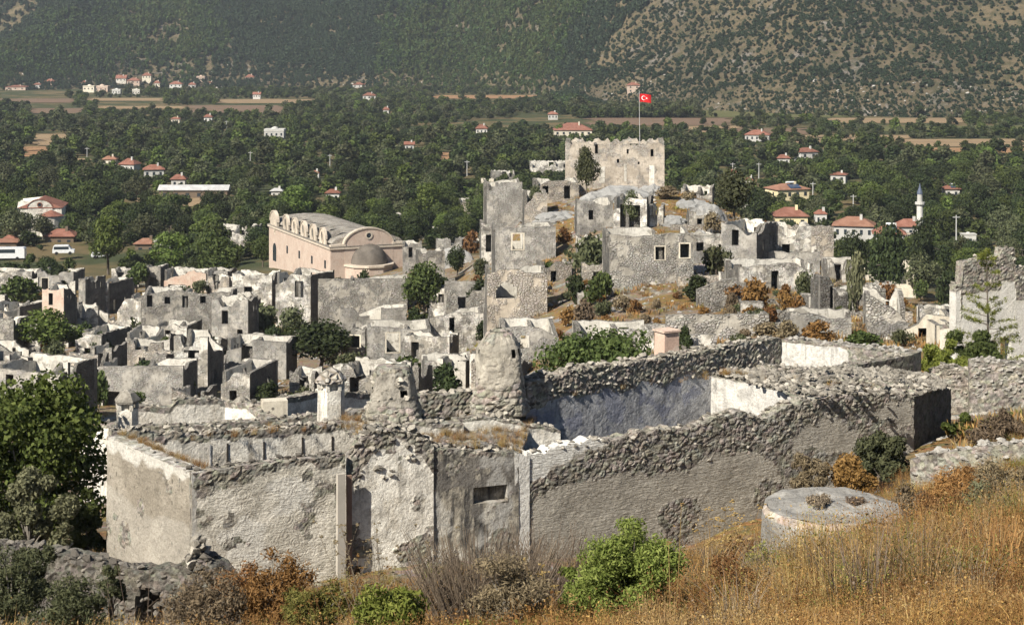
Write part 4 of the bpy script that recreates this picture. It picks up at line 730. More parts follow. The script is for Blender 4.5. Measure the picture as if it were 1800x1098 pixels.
# on and around the rocky hill
V('house with one white-framed window on the left shoulder of the rocky hill', 977, 452, 398, 106, 6, 6, mats=RG, op={'F': [(.28, .46, -2.9, -.9)]}, sur={'F': [0]}, amp=.08)
V('narrow porch ruin with pale doorway beside the single-window house', 872, 452, 392, 26, 5, 4, mats=PP, op={'F': [(.3, .85, -4.2, -1.7)]})
V('rubble-built ruin with a dark hollow and plastered corner below the hill', 962, 550, 474, 106, 5, 4, mats=WM, op={'F': [(.15, .5, -3.2, -1.4, 'arch')]}, hs={'F': [(0, -.6), (.2, 0), (.55, .0), (.6, -.3), (1, -.5)]}, amp=.35)
V('lower rubble terrace room below the plastered corner', 855, 556, 510, 70, 3, 4, mats=SG, walls='FR', amp=.2)
V('large stone house with two white-framed windows on the front of the hill', 1219, 496, 410, 148, 7, 4, mats=SG, op={'F': [(.545, .655, -3.0, -1.5), (.84, .95, -2.8, -1.2)]}, sur={'F': [0, 1]}, amp=.06)
V('stepped plaster ruin right of the tall hill-edge wall', 962, 384, 338, 40, 5, 4, mats=WM, amp=.6)
V('tall plastered house wall with a cream panel at the left end of the hill', 918, 386, 320, 62, 6, 6, mats=RG, op={'F': [(.06, .14, -1.2, -.5)]}, amp=.25)
V('cream shuttered corner of the ruin at the hill edge', 868, 372, 314, 22, 3, 4, mats=CR, amp=.05)
V('stone terrace building with broad rounded wall below the fortress', 1018, 348, 318, 76, 6, 4, mats=WM, hs={'F': [(0, -1), (.3, 0), (.7, 0), (1, -.4)]}, amp=.15)
V('pale broken walls left of the fortress', 1000, 322, 284, 68, 6, 2, mats=PP, hs={'F': [(0, 0), (.4, -1.5), (1, 0)]}, amp=.6)
V('low broken outbuilding at the left tip of the hill', 905, 330, 300, 40, 4, 8, mats=SG, amp=.5)
V('house with one small black window under the grey rock', 1078, 402, 352, 64, 5, 2, mats=RG, op={'F': [(.32, .45, -2.6, -1.3)]}, amp=.1)
V('white-framed ruin with an olive shrub inside, below the fortress', 1137, 404, 348, 58, 6, -14, mats=PP, op={'F': [(.2, .8, -4, -1)]}, amp=.15)
V('plaster wall remnant with a rounded pier right of the olive shrub', 1166, 398, 362, 24, 4, -8, mats=PP, amp=.4)
V('low stone wall ruin on the crest right of the fortress', 1252, 360, 330, 54, 5, -10, mats=SG, hs={'F': [(0, 0), (.4, -1.2), (1, -1)]}, amp=.4)
V('pale wall fragment behind the olive tree', 1328, 392, 352, 48, 4, -4, mats=PP, hs={'F': [(0, -1), (.6, 0), (1, 0)]}, amp=.5)
V('tall ruin with cracked grey plaster front and charred black side', 1330, 470, 396, 58, 7, -30, mats=RG, op={'R': [(.3, .4, .5, 3), (.6, .68, 2.2, 3.6), (.78, .86, 2.2, 3.6)]}, amp=.25)
V('pale tall house wall right of the charred black wall', 1426, 466, 398, 60, 6, -4, mats=PP, op={'F': [(.15, .38, .2, 2.6)]}, amp=.08)
V('broken white plaster facade with long ragged openings above the rust shrubs', 1432, 512, 462, 136, 5, 12, mats=PP, op={'F': [(.42, .52, .2, 2.6), (.72, .88, .8, 2.4, 'arch')]}, hs={'F': [(0, -.4), (.3, 0), (.6, .0), (.62, .0), (.75, 0), (.9, -.8), (1, -.8)]}, amp=.25)
V('dark upright wall fragment with a slit window, hollow at its foot', 1490, 556, 484, 50, 3, 10, mats=DK, op={'F': [(.36, .5, -3.0, -1.0)]}, walls='FL', amp=.12)
V('roofless pale ruin with two dark holes beside the valley trees', 1514, 474, 428, 62, 5, -6, mats=WM, op={'F': [(.1, .38, -2.6, -1.2, 'arch'), (.7, .85, -2.2, -1.2)]}, amp=.5)
V('cream ruin with a tall white-jambed doorway at the right of the hill', 1610, 524, 464, 90, 6, -4, mats=CR, op={'F': [(.62, .82, -4.2, -1)]}, hs={'F': [(0, 0), (.25, -.4), (.32, -1.8), (.38, -.2), (.8, 0), (1, -.5)]}, amp=.3)
V('round-ended terrace wall below the doorway ruin', 1592, 582, 520, 68, 4, -8, mats=SG, amp=.25, hs={'F': [(0, .0), (.7, -1), (1, -2)]})
V('low whitewashed wall left of the white ruin', 1678, 592, 553, 92, 3, 2, mats=CR, walls='FR', amp=.1)
V('white wall step at the foot of the white ruin', 1680, 612, 572, 34, 3, 2, mats=CR, walls='FRL', amp=.05)
V('long low terrace wall with pale coping in the middle of the right slope', 1352, 588, 552, 182, 2, 3, mats=SG, walls='FR', amp=.1, name='stone_wall', cat='stone wall')
V('curved field wall climbing to the broken white facade', 1296, 530, 488, 72, 1.2, 18, mats=SG, walls='F', amp=.1, hs={'F': [(0, -1.0), (.6, -.2), (1, 0)]}, name='stone_wall', cat='stone wall')
V('stepped rubble wall above the curved field wall', 1280, 500, 484, 90, 1.2, 8, mats=WM, walls='F', amp=.15, name='stone_wall', cat='stone wall')
V('short pale wall in the rust shrubs under the white facade', 1342, 558, 530, 40, 1.2, 3, mats=PP, walls='F', amp=.1, name='stone_wall', cat='stone wall')
V('low stone wall near the square pier', 1260, 612, 588, 60, 1.2, 5, mats=PP, walls='F', amp=.1, name='stone_wall', cat='stone wall')
V('little roofless cell on the slope behind the church', 720, 404, 376, 44, 5, 6, mats=SG, amp=.3, op={'F': [(.6, .8, 0, 2)]})
V('rounded pale ruin wall right of the roofless cell', 766, 404, 374, 40, 5, 8, mats=PP, amp=.3)
V('broken stone shell below the bright pine', 812, 404, 370, 40, 5, 4, mats=SG, amp=.5)
V('stone corner ruin at the top of the ramp', 838, 392, 350, 30, 4, 4, mats=WM, amp=.4)
V('rubble ramp wall with a black archway right of the church', 782, 500, 440, 46, 4, 10, mats=SG, op={'F': [(.12, .8, .2, 4.2, 'arch')]}, amp=.3)
V('grey side building joined to the church end', 742, 470, 428, 34, 6, 4, mats=RG, amp=.2)
# the white ruin at the right edge
WR = empty('ruined_house', gd(1690, 100)); prop(WR, 'tall whitewashed ruin with exposed stone upper storey behind the pine sapling', 'ruined house')
near_wall(WR, (1680, 100), (1930, 104), [(1680, 502), (1690, 500), (1691, 462), (1720, 455), (1758, 453), (1760, 436), (1784, 436), (1786, 470), (1930, 464)], .6, 'near_whitewash', 'near_inner', rub=lambda S, Z, tp: np.clip((2.0-1.6*(S < .35)-tp)/.1, 0, 1), wht=lambda S, q: np.clip((q-1.95+1.6*(S < .35))/.1, 0, 1)*(.75+.25*vnoise(np.stack([S*1.5, q*1.5, 0*S], -1), 6)), seed=60, res=.1, amp=.08, nst=50, ssz=(.2, .42), facest=60, ramp=.1, openings=[(3.2, 4.0, .4, 2.6, 'arch')])
near_wall(WR, (1652, 101.5), (1682, 100.6), [(1652, 572), (1682, 570)], .5, 'near_whitewash', 'near_inner', seed=61, res=.14, amp=.06, nst=8)
near_wall(WR, (1708, 100.0), (1752, 100.6), [(1708, 512), (1752, 512)], .12, 'near_inner', 'near_inner', seed=62, res=.14, amp=.02, rub=lambda S, Z, tp: 0*S, z0=float(at(1720, 526, 100).z)) if False else None
# ---------------------------------------------------------------- fortress-like schoolhouse on the summit, with the flag
CA = ruin('big roofless schoolhouse ruin with ragged battlement-like top on the hill summit', 1168, 258, 15.0, 9, 7, -3, 'R', mats=('fort', 'fort', 'wall_top'), py=252, amp=.8, res=.25, t=.7, rag=0,
          op={'F': [(.16, .185, -4, -.1), (.30, .33, -1.6, -.3), (.42, .45, -1.4, 0), (.62, .64, -1.6, -.9), (.86, .89, -2.0, -.9), (.52, .545, -3, -2.4), (.73, .75, -3.2, -2.8)]})
for (a_, b_, c_, d_) in ((5.15, 6.0, 2.9, 5.4), (12.7, 13.5, 2.5, 5.6), (8.9, 9.3, 3.2, 5.8)):
    MB().box(a_, b_, -.045, .1, c_, d_).build('plaster_panel', [MAT['plaster']], CA)
tl = MB(); tl.add([(2.8, -1.6, -1.5), (15.2, -1.6, -1.5), (15.2, -.05, -1.5), (2.8, -.05, -1.5), (3.2, -.3, 2.2), (15.0, -.3, 1.9), (15.0, -.06, 1.9), (3.2, -.06, 2.2)], [(3, 2, 1, 0), (4, 5, 6, 7), (0, 1, 5, 4), (1, 2, 6, 5), (2, 3, 7, 6), (3, 0, 4, 7)]); tl.build('talus', [MAT['fort']], CA)
fb = at(1126, 248, 262); FP = empty('flagpole', (fb.x, fb.y, fb.z-3.2)); prop(FP, 'tall thin flagpole flying a red crescent-and-star flag over the summit ruin', 'flagpole')
MB().tube([(0, 0, 0), (-.12, 0, 3.2), (-.2, 0, 10.9)], [.07, .06, .04], 8).build('pole', [MAT['pole_grey']], FP)
def flag_y(x, z): return .16*math.sin(x*3.2+z*.8)*min(1, x*1.2)
def flag_pt(x, z, off=0.): return (-.18+x*.97, flag_y(x, z)+off, 9.2+z-.16*x*x*.35)
FW, FH_ = 1.85, 1.25; nx, nz = 24, 8; Vv = [flag_pt(FW*i/nx, FH_*j/nz) for i in range(nx+1) for j in range(nz+1)]
FL = obj('flag', mesh('flag', Vv, [(i*9+j, (i+1)*9+j, (i+1)*9+j+1, i*9+j+1) for i in range(nx) for j in range(nz)], MAT['flag_red'], smooth=True), FP)
def emblem(name, poly):
    for off in (-.012, .012):
        n_ = len(poly)//2; Vq = [flag_pt(x, z, off) for x, z in poly]
        obj(name, mesh(name, Vq, [(i, i+1, n_+i+1, n_+i) for i in range(n_-1)], MAT['flag_white']), FL)
A_ = [R(38)+i*R(284)/24 for i in range(25)]; emblem('crescent', [(.66+.34*math.cos(a), .625+.34*math.sin(a)) for a in A_]+[(.74+.27*math.cos(a+.0), .625+.27*math.sin(a)) for a in A_])
st = [(1.13+.17*(1 if i % 2 == 0 else .40)*math.cos(math.pi+i*math.pi/5), .625+.17*(1 if i % 2 == 0 else .40)*math.sin(math.pi+i*math.pi/5)) for i in range(11)]; emblem('star', st+[(1.13, .625)]*11)
# ---------------------------------------------------------------- church
cr_ = R(23.5); cp = at(581, 439, 335); CHU = empty('church', (cp.x, cp.y, CH-49.6), cr_); prop(CHU, 'long pink church with scalloped cream clerestory and grey domed apse', 'church')
Wc, Lc, Hc = 15.8, 45.0, cp.z-(CH-49.6)      # width, length, wall height; local x across, y along away from us
m = MB(); m.box(0, Wc, 0, Lc, -4, Hc); m.build('nave_wall', [MAT['church_pink']], CHU)
m = MB(); m.box(-.28, Wc+.28, -.28, Lc+.28, Hc, Hc+.45); m.build('cornice', [MAT['church_trim']], CHU); MB().box(-.34, Wc+.34, -.34, Lc+.34, Hc+.45, Hc+.56).build('cornice_slab', [MAT['slate']], CHU)
# upper storey set in, with a row of small gables and pointed windows on the lit side
m = MB(); m.box(1.2, Wc-1.2, .9, Lc-.6, Hc+.45, Hc+1.0); m.build('clerestory', [MAT['church_trim']], CHU)
m = MB(); nA = 14; rad = (Wc-3.6)/2; xc = Wc/2
Vr = []
for yy in (.95, Lc-.5):
    Vr += [(xc+(rad+1.2)*math.cos(math.pi*i/nA), yy, Hc+1.0+1.6*math.sin(math.pi*i/nA)) for i in range(nA+1)]
m.add(Vr, [(i, i+1, nA+2+i, nA+1+i) for i in range(nA)]+[tuple(range(nA+1))[::-1], tuple(range(nA+1, 2*nA+2))]); m.build('roof', [MAT['slate']], CHU)
def arch_plate(name, parent, mat, w, h, rise, t, loc, rz, hole=None, n=14, rimmat=None):
    """wall plate with an arched top and, if asked, a round or pointed hole with a dark back"""
    V = [(-w/2, 0, 0), (w/2, 0, 0)]+[(w/2*math.cos(math.pi*i/n), 0, h+rise*math.sin(math.pi*i/n)) for i in range(n+1)]; q = len(V)
    V = V+[(x, t, z) for x, _, z in V]; Fc = [tuple(range(q)), tuple(range(q, 2*q))[::-1]]+[(i, q+i, q+(i+1) % q, (i+1) % q) for i in range(q)]
    o = obj(name, mesh(name, V, Fc, MAT[mat]), parent, loc, rz)
    if rimmat:
        V = []
        for (e0, y) in ((1.0, -.15), (1.05, -.15), (1.05, t+.06), (1.0, t+.06)): V += [(w/2*e0*math.cos(math.pi*i/n), y, h+(rise*e0+(e0-1)*2)*math.sin(math.pi*i/n)) for i in range(n+1)]
        k = n+1; obj('arch_moulding', mesh('arch_moulding', V, [(a*k+i, a*k+i+1, ((a+1) % 4)*k+i+1, ((a+1) % 4)*k+i) for a in range(4) for i in range(n)], MAT[rimmat]), o)
    if hole:
        hx, hz, hr, pt = hole
        r_ = MB()
        for (ra, rb2, y0, y1, mm) in ((hr, hr*1.5, -.14, .0, rimmat or 'church_trim'),):
            nn = 14; Vq = []
            for (rr_, y) in ((ra, y0), (rb2, y0), (rb2, y1), (ra, y1)): Vq += [(hx+rr_*math.cos(2*math.pi*i/nn), y, hz+rr_*(1.9 if pt else 1)*math.sin(2*math.pi*i/nn)) for i in range(nn)]
            obj('window_surround', mesh('window_surround', Vq, [(a*nn+i, a*nn+(i+1) % nn, ((a+1) % 4)*nn+(i+1) % nn, ((a+1) % 4)*nn+i) for a in range(4) for i in range(nn)], MAT[mm]), o)
        Vq = [(hx+hr*1.02*math.cos(2*math.pi*i/14), -.02, hz+hr*1.02*(1.9 if pt else 1)*math.sin(2*math.pi*i/14)) for i in range(14)]
        obj('window', mesh('window', Vq, [tuple(range(14))], MAT['glass_dark']), o)
    return o
for i in range(5): arch_plate('side_gable', CHU, 'church_trim', 4.2, 1.2, 2.0, .3, (.2, 6+i*6.6, Hc+.45), R(-90), (0, 1.5, .55, True), 10, 'church_trim')
arch_plate('side_gable', CHU, 'church_trim', 5.4, 1.0, 2.2, .5, (-.05, 41.2, Hc+.45), R(-90), None, 12, 'church_trim')
for i in range(5): MB().add([(.4, 4.4+i*6.6, Hc+1.4), (.4, 7.6+i*6.6, Hc+1.4), (.4, 6+i*6.6, Hc+3.0), (5.2, 6+i*6.6, Hc+3.1), (2.6, 4.4+i*6.6, Hc+2.2), (2.6, 7.6+i*6.6, Hc+2.2)], [(0, 4, 3, 2), (1, 2, 3, 5)]).build('gable_roof', [MAT['slate']], CHU)
g_ = arch_plate('end_gable', CHU, 'church_pink', Wc*.64, Hc+.5, 3.3, 1.0, (Wc/2, -.05, 0), 0, (0, Hc+2.45, .5, False), 20, 'church_trim')
for xx in (0.0, Wc-3.0): MB().box(xx-.05, xx+3.05, -.32, .8, Hc+.42, Hc+.95).build('shoulder', [MAT['church_trim']], CHU)
for (yy, zz) in ((3, 3.2), (12, 3.0), (21, 3.0), (30, 3.0)):
    o_ = MB().box(-.03, .3, yy, yy+1.1, zz, zz+1.6).build('window', [MAT['glass_dark']], CHU)
o_ = arch_plate('side_door', CHU, 'glass_dark', 2.6, 2.6, 1.3, .2, (-.06, 40.4, .2), R(-90)); o_ = arch_plate('side_window', CHU, 'church_trim', 1.2, 2.6, .7, .2, (-.06, 40.2, 5.9), R(-90), (0, 1.6, .35, True), 8)
apm = MB(); ax = Wc/2; ra = 4.9; hp_ = Hc-3.4; pts = [(ax+ra*math.cos(math.pi+math.pi*i/5), -.0+ra*.95*math.sin(math.pi+math.pi*i/5)) for i in range(6)]
for (z0_, z1_, s_, mt_, nm_) in ((-4, hp_, 1, 'church_pink', 'apse'), (hp_, hp_+.42, 1.06, 'church_trim', 'apse_cornice')):
    q = [((x-ax)*s_+ax, y*s_) for x, y in pts]; n_ = len(q); Vq = [(x, y, z0_) for x, y in q]+[(x, y, z1_) for x, y in q]
    obj(nm_, mesh(nm_, Vq, [(i, i+1, n_+i+1, n_+i) for i in range(n_-1)]+[tuple(range(n_))[::-1], tuple(range(n_, 2*n_)), (n_-1, 0, n_, 2*n_-1)], MAT[mt_]), CHU)
Vd = []; Fd = []; nu, nv = 20, 8
for j in range(nv+1):
    for i in range(nu+1):
        a, b_ = math.pi+math.pi*i/nu, math.pi/2*j/nv; Vd.append((ax+3.75*math.cos(a)*math.cos(b_), 3.75*math.sin(a)*math.cos(b_)*1.0, hp_+.42+3.8*math.sin(b_)))
for j in range(nv):
    for i in range(nu): Fd.append((j*(nu+1)+i, j*(nu+1)+i+1, (j+1)*(nu+1)+i+1, (j+1)*(nu+1)+i))
obj('apse_dome', mesh('apse_dome', Vd, Fd, MAT['dome_grey'], smooth=True), CHU)
# chapel far left
cb = at(70, 388, 480); CHP = empty('chapel', (cb.x, cb.y, float(T(cb.x, cb.y))), R(8)); prop(CHP, 'small pale chapel with patchy red tiled roof and round apse at the left edge', 'chapel')
hz_ = (388-352)/F*480+2; m = MB(); m.box(-6, 6, 0, 14, -1, hz_); m.build('wall', [MAT['plaster']], CHP)
for i in range(3): MB().add([(-6.2, i*4.7, hz_), (-6.2, i*4.7+4.6, hz_), (-6.2, i*4.7+2.3, hz_+1.6), (0, i*4.7+2.3, hz_+2.2), (0, i*4.7, hz_+.6), (0, i*4.7+4.6, hz_+.6)], [(0, 4, 3, 2), (1, 2, 3, 5), (0, 2, 1)]).build('side_gable', [MAT['plaster']], CHP)
m = MB(); m.add([(-6.3, -.3, hz_), (6.3, -.3, hz_), (6.3, 14.3, hz_), (-6.3, 14.3, hz_), (0, 1.5, hz_+2.4), (0, 12.5, hz_+2.4)], [(0, 1, 4), (1, 2, 5, 4), (2, 3, 5), (3, 0, 4, 5)]); m.build('roof', [MAT['tile_roof']], CHP)
arch_plate('end_gable', CHP, 'plaster', 7, hz_-.3, 2.6, .6, (0, -.15, 0), 0, (0, hz_+.9, .5, False), 12, 'tile_roof')
m = MB(); m.lathe([(3.1, -1), (3.1, hz_-2.2), (3.25, hz_-2.1)], 16, c=(3.2, -.6)); m.build('apse', [MAT['plaster']], CHP); MB().lathe([(3.5, hz_-2.1), (.1, hz_-.5)], 16, c=(3.2, -.6)).build('apse_roof', [MAT['tile_roof']], CHP)
# ---------------------------------------------------------------- living village in the valley
KEEP = []      # photo rectangles that nearer valley trees must leave free: x0, y0, x1, y1, distance
def gph(px, py):
    ds = np.linspace(1050, 2300, 900); x = (px-PX0)/F*ds; hit = np.maximum(hillz(x, ds), T(x, ds)) >= CH-(py-PY0)/F*ds; return float(ds[int(np.argmax(hit))]) if hit.any() else 1700.
def house(label, x0, x1, yr, ye, yb, d=None, wall='white_wash', roof='tile_roof', style='hip', rot=0, wins=3, floors=1, depth=.75, name='house', cat='house', solar=False, chimney=True):
    d = gph((x0+x1)/2, yb+1) if (d or 0) > 1300 else d or 57*F/(yb+4-PY0); w = (x1-x0)/F*d; dp = w*depth if style != 'long' else w*.22; p = Vector((((x0+x1)/2-PX0)/F*d, d, 0)); g = float(T(p.x, p.y)) if d < 1100 else max(float(T(p.x, p.y)), float(hillz(p.x, p.y)))
    e = empty(name, (p.x, p.y, g), R(rot)); prop(e, label, cat); he = max(CH-(ye-PY0)/F*d-g, 1.5); hr = max(CH-(yr-PY0)/F*d-g, he+.3); hw = w/2*.93; h = dp/2; ov = .5 if w > 4 else .2
    MB().box(-hw, hw, 0, dp, -2, he).build('wall', [MAT[wall]], e)
    hv = min((yb-ye)/F*d*.95, he-.3)
    if style == 'flat': MB().box(-hw-.15, hw+.15, -.15, dp+.15, he, hr).build('roof', [MAT[wall]], e); MB().lathe([(w*.18, hr), (w*.15, hr+w*.06), (w*.02, hr+w*.11)], 12, c=(0, h)).build('dome', [MAT[wall]], e)
    else:
        m = MB(); a = -hw-ov; b = hw+ov; r0 = a+min(dp*.5, w*.35); r1 = b-min(dp*.5, w*.35)
        if style in ('gable', 'long'): r0, r1 = a, b
        m.add([(a, -ov, he+.05), (b, -ov, he+.05), (b, dp+ov, he+.05), (a, dp+ov, he+.05), (r0, h, hr), (r1, h, hr), (a, -ov, he-.12), (b, -ov, he-.12), (b, dp+ov, he-.12), (a, dp+ov, he-.12)],
              [(0, 1, 5, 4), (1, 2, 5), (2, 3, 4, 5), (3, 0, 4), (9, 8, 7, 6), (0, 6, 7, 1), (1, 7, 8, 2), (2, 8, 9, 3), (3, 9, 6, 0)])
        rf = m.build('roof', [MAT[roof]], e)
        if chimney: MB().box(hw*.3, hw*.3+.7, h*.6, h*.6+.7, he+.3, hr+.7).build('chimney', [MAT[wall]], rf)
        if solar:
            MB().add([(-hw*.2, -ov+.4, he+.5), (hw*.5, -ov+.4, he+.5), (hw*.5, h*.6, hr*.6+he*.4+.5), (-hw*.2, h*.6, hr*.6+he*.4+.5)], [(0, 1, 2, 3)]).build('solar_panel', [MAT['solar']], rf); MB().tube([(-hw*.2, h*.7, hr+.4), (hw*.3, h*.7, hr+.4)], [.35, .35], 8).build('water_tank', [MAT['car_white']], rf)
    fl = floors; zs = [he-1.6-3.0*i for i in range(fl)]
    for z in zs:
        for i in range(wins):
            x = -hw+(i+.5)*2*hw/wins; ww = min(.6, hw/wins*.35); MB().box(x-ww, x+ww, -.06, .05, z-.7, z+.6).build('window', [MAT['glass_dark']], e)
    MB().box(-hw-.02, -hw+.03, dp*.3, dp*.3+1, he-2.3, he-1).build('window', [MAT['glass_dark']], e)
    KEEP.append((x0-1, yr-1, x1+1, ye+(yb-ye)*.55, d)); return e
H_ = house
H_('white flat-roofed house with a small dome among the left trees', 463, 500, 227, 231, 243, style='flat', wins=4)
H_('white house under red tiles, left of a pair in the left wood', 207, 238, 279, 289, 298, rot=-20); H_('dark red roof peeping out beside the pair of tiled houses', 180, 204, 274, 280, 284, wall='plaster_cream', roof='tile_roof_brown')
H_('white house with broad red roof and chimney in the left wood', 252, 289, 290, 298, 310, rot=12); H_('small red-roofed cottage above the long shed', 300, 326, 307, 315, 322, wins=2)
H_('long low grey-roofed shed in the bare yard', 275, 404, 326, 334, 343, roof='metal_roof', style='long', wall='wood', wins=6, chimney=False, name='shed', cat='shed')
for i, a in enumerate([('pinkish terrace of the far village, lowest left block', 145, 166, 151, 153, 162, 'plaster_cream', 'flat'), ('long pinkish far village block with flat top', 165, 190, 151, 154, 161, 'plaster_pink', 'flat'), ('white far village house above the pinkish blocks', 143, 153, 142, 146, 150, 'white_wash', 'hip'),
      ('pale stone far village house with gable', 203, 222, 132, 138, 146, 'plaster', 'gable'), ('pink house in the middle of the far village', 222, 246, 137, 142, 150, 'plaster_pink', 'hip'), ('tallest far village house with red turret roof', 249, 266, 128, 133, 146, 'plaster_cream', 'hip'),
      ('low white far village house below the turret', 196, 212, 157, 159, 166, 'white_wash', 'flat'), ('bright white twin far village house', 297, 320, 143, 148, 156, 'white_wash', 'hip'), ('small bright white far house with red roof', 331, 344, 145, 149, 154, 'white_wash', 'hip'),
      ('pink far house at the right end of the far village', 345, 360, 134, 137, 143, 'plaster_pink', 'flat'), ('pinkish far house by the grey crag', 430, 447, 131, 136, 143, 'plaster_pink', 'hip'), ('white far house standing in the field edge', 444, 458, 162, 166, 174, 'white_wash', 'gable'),
      ('brownish far house at the left end of the valley', 78, 95, 139, 143, 148, 'plaster_pink', 'hip'), ('pale row of far houses at the left edge', 8, 46, 150, 153, 158, 'plaster_pink', 'hip'), ('white far house left of the village', 58, 72, 146, 149, 154, 'white_wash', 'hip'), ('small pale far house between village and crag', 366, 374, 143, 146, 150, 'plaster_cream', 'hip'), ('low white house behind the field hedge', 232, 246, 157, 160, 166, 'plaster', 'flat'), ('tan far house right of the turret', 270, 281, 142, 146, 152, 'plaster_cream', 'hip')]):
    H_(a[0], *a[1:6], d=1690-12*(i % 5), wall=a[6], style=a[7], wins=3)
H_('small red-roofed house at the far edge of the left wood', 358, 373, 201, 206, 212, wins=2); H_('pale shed by the small red-roofed house', 300, 316, 206, 209, 214, wall='plaster_cream', wins=2)
H_('red roof just visible in the middle wood', 545, 561, 300, 304, 308, wins=2); H_('second red roof beyond the church ridge', 572, 597, 333, 339, 343, d=600, wins=2); H_('grey roofed hut behind the church top', 476, 496, 331, 338, 343, d=610, roof='metal_roof', wins=2)
H_('red roofed far house under the middle slope', 619, 645, 145, 149, 153, d=1640); H_('white far house with red roof in the middle distance', 637, 661, 163, 168, 177, d=1480); H_('tiny white house with red roof in the middle wood', 673, 684, 188, 193, 198, wins=1)
H_('red roofed house left of the big bright tree', 836, 857, 219, 226, 231); H_('small red roof at the edge of the brown field', 963, 981, 196, 201, 207); H_('large red-roofed farmstead in the middle distance', 972, 1043, 217, 229, 238, wins=6, wall='plaster_cream')
H_('white cottage with little red gable in the middle wood', 711, 728, 249, 254, 260, style='gable', wins=2); H_('pink tower house with red roof on the mountain foot', 1102, 1126, 145, 150, 162, d=1345, wall='plaster_pink', floors=2, wins=2)
H_('white two-storey farmhouse with red roof by the brown field', 1308, 1353, 229, 237, 250, floors=2, wins=5, rot=-12); H_('white house with hipped red roof at the edge of the right wood', 1405, 1440, 260, 267, 279, wins=2, rot=15); H_('low red roof beside the hipped white house', 1367, 1389, 272, 278, 281, wins=2)
H_('white cottage half hidden in the right wood', 1459, 1487, 303, 307, 317, wins=2, rot=-20); H_('yellow gabled house with dark roof in the right wood', 1362, 1428, 324, 333, 347, wall='yellow_wash', roof='tile_roof_brown', wins=4, rot=18, solar=True)
H_('little red roof above the olive tree', 1281, 1297, 298, 304, 308, wins=1); H_('red roof right of the olive tree', 1310, 1324, 311, 317, 321, wins=1); H_('red roof with solar heater at the far right wood', 1660, 1688, 326, 332, 338, wins=2, solar=True)
H_('red hipped roof with chimney behind the charred ruin', 1362, 1422, 366, 380, 392, wall='yellow_wash', wins=3, d=485); H_('small red roof left of the white two-storey house', 1433, 1454, 369, 376, 380, d=490, wins=2)
H_('white two-storey house with brown roof below the minaret', 1463, 1537, 383, 397, 421, roof='tile_roof_brown', floors=2, wins=5, rot=-14, d=455); H_('bright red roof with solar panels below the minaret', 1535, 1592, 398, 411, 419, solar=True, wins=3, d=440, rot=-10)
H_('red roof of the mosque beside the minaret', 1578, 1624, 386, 398, 412, wins=3, d=480); H_('white flat shed at the right behind the trees', 1692, 1717, 412, 413, 423, style='flat', wins=1, d=470)
H_('red tiled restaurant roof behind the white van', 77, 131, 404, 415, 428, wall='wood', d=462, wins=3); H_('small red kiosk roof at the left edge', 2, 28, 414, 421, 430, wall='wood', d=455, wins=1, chimney=False); H_('brown canopy roof at the left edge above the bus', -30, 31, 424, 432, 440, roof='tile_roof_brown', wall='wood', d=448, wins=2, chimney=False); H_('dark tiled roof below the tall bright trees', 236, 275, 420, 432, 440, roof='tile_roof_brown', wall='wood', d=440, wins=2)
H_('white wall house by the car park', 270, 300, 422, 425, 434, style='flat', d=435, wins=2)
# minaret
mb = gd(1617, 470); MI = empty('minaret', mb); prop(MI, 'slender white minaret with a dark pointed cap above the right wood', 'minaret'); zt = lambda py: CH-(py-PY0)/F*470-mb.z
MB().lathe([(1.3, 0), (1.3, 3), (.92, 4), (.86, zt(360))], 14).build('shaft', [MAT['white_wash']], MI); MB().lathe([(.9, zt(362)), (1.35, zt(359)), (1.35, zt(355)), (1.2, zt(355))], 14).build('balcony', [MAT['white_wash']], MI)
MB().lathe([(.78, zt(355)), (.72, zt(341))], 14).build('upper_shaft', [MAT['white_wash']], MI); MB().lathe([(.85, zt(341)), (.8, zt(339)), (.35, zt(330)), (.05, zt(322))], 14).build('cap', [MAT['blue_tile']], MI); KEEP.append((1608, 322, 1626, 394, 470))
# utility poles
for (px, y0, y1, lab) in [(153, 259, 274, 'leftmost utility pole in the left wood'), (440, 266, 283, 'utility pole left of the flat-roofed white house line'), (580, 271, 284, 'thin utility pole in the middle of the left wood'), (821, 282, 302, 'pale concrete pole left of the ruin hill'), (1288, 286, 299, 'pole rising above the olive tree'), (1334, 286, 308, 'pole right of the olive tree'), (1429, 320, 338, 'pole beside the yellow house'), (1681, 378, 416, 'tall pole at the right near the white shed'), (1500, 342, 356, 'short pole in the right wood'), (398, 212, 224, 'far pole above the left wood')]:
    d = 57*F/(y1+6-PY0); g = gd(px, d); e = empty('utility_pole', g); prop(e, lab, 'pole', 'utility poles in the valley'); zt = CH-(y0-PY0)/F*d-g.z; MB().tube([(0, 0, -.3), (0, 0, zt)], [.22, .15], 6).build('shaft', [MAT['pole_grey']], e); MB().box(-1, 1, -.08, .08, zt-.7, zt-.5).build('crossarm', [MAT['pole_grey']], e); KEEP.append((px-1, y0, px+1, y1, d))
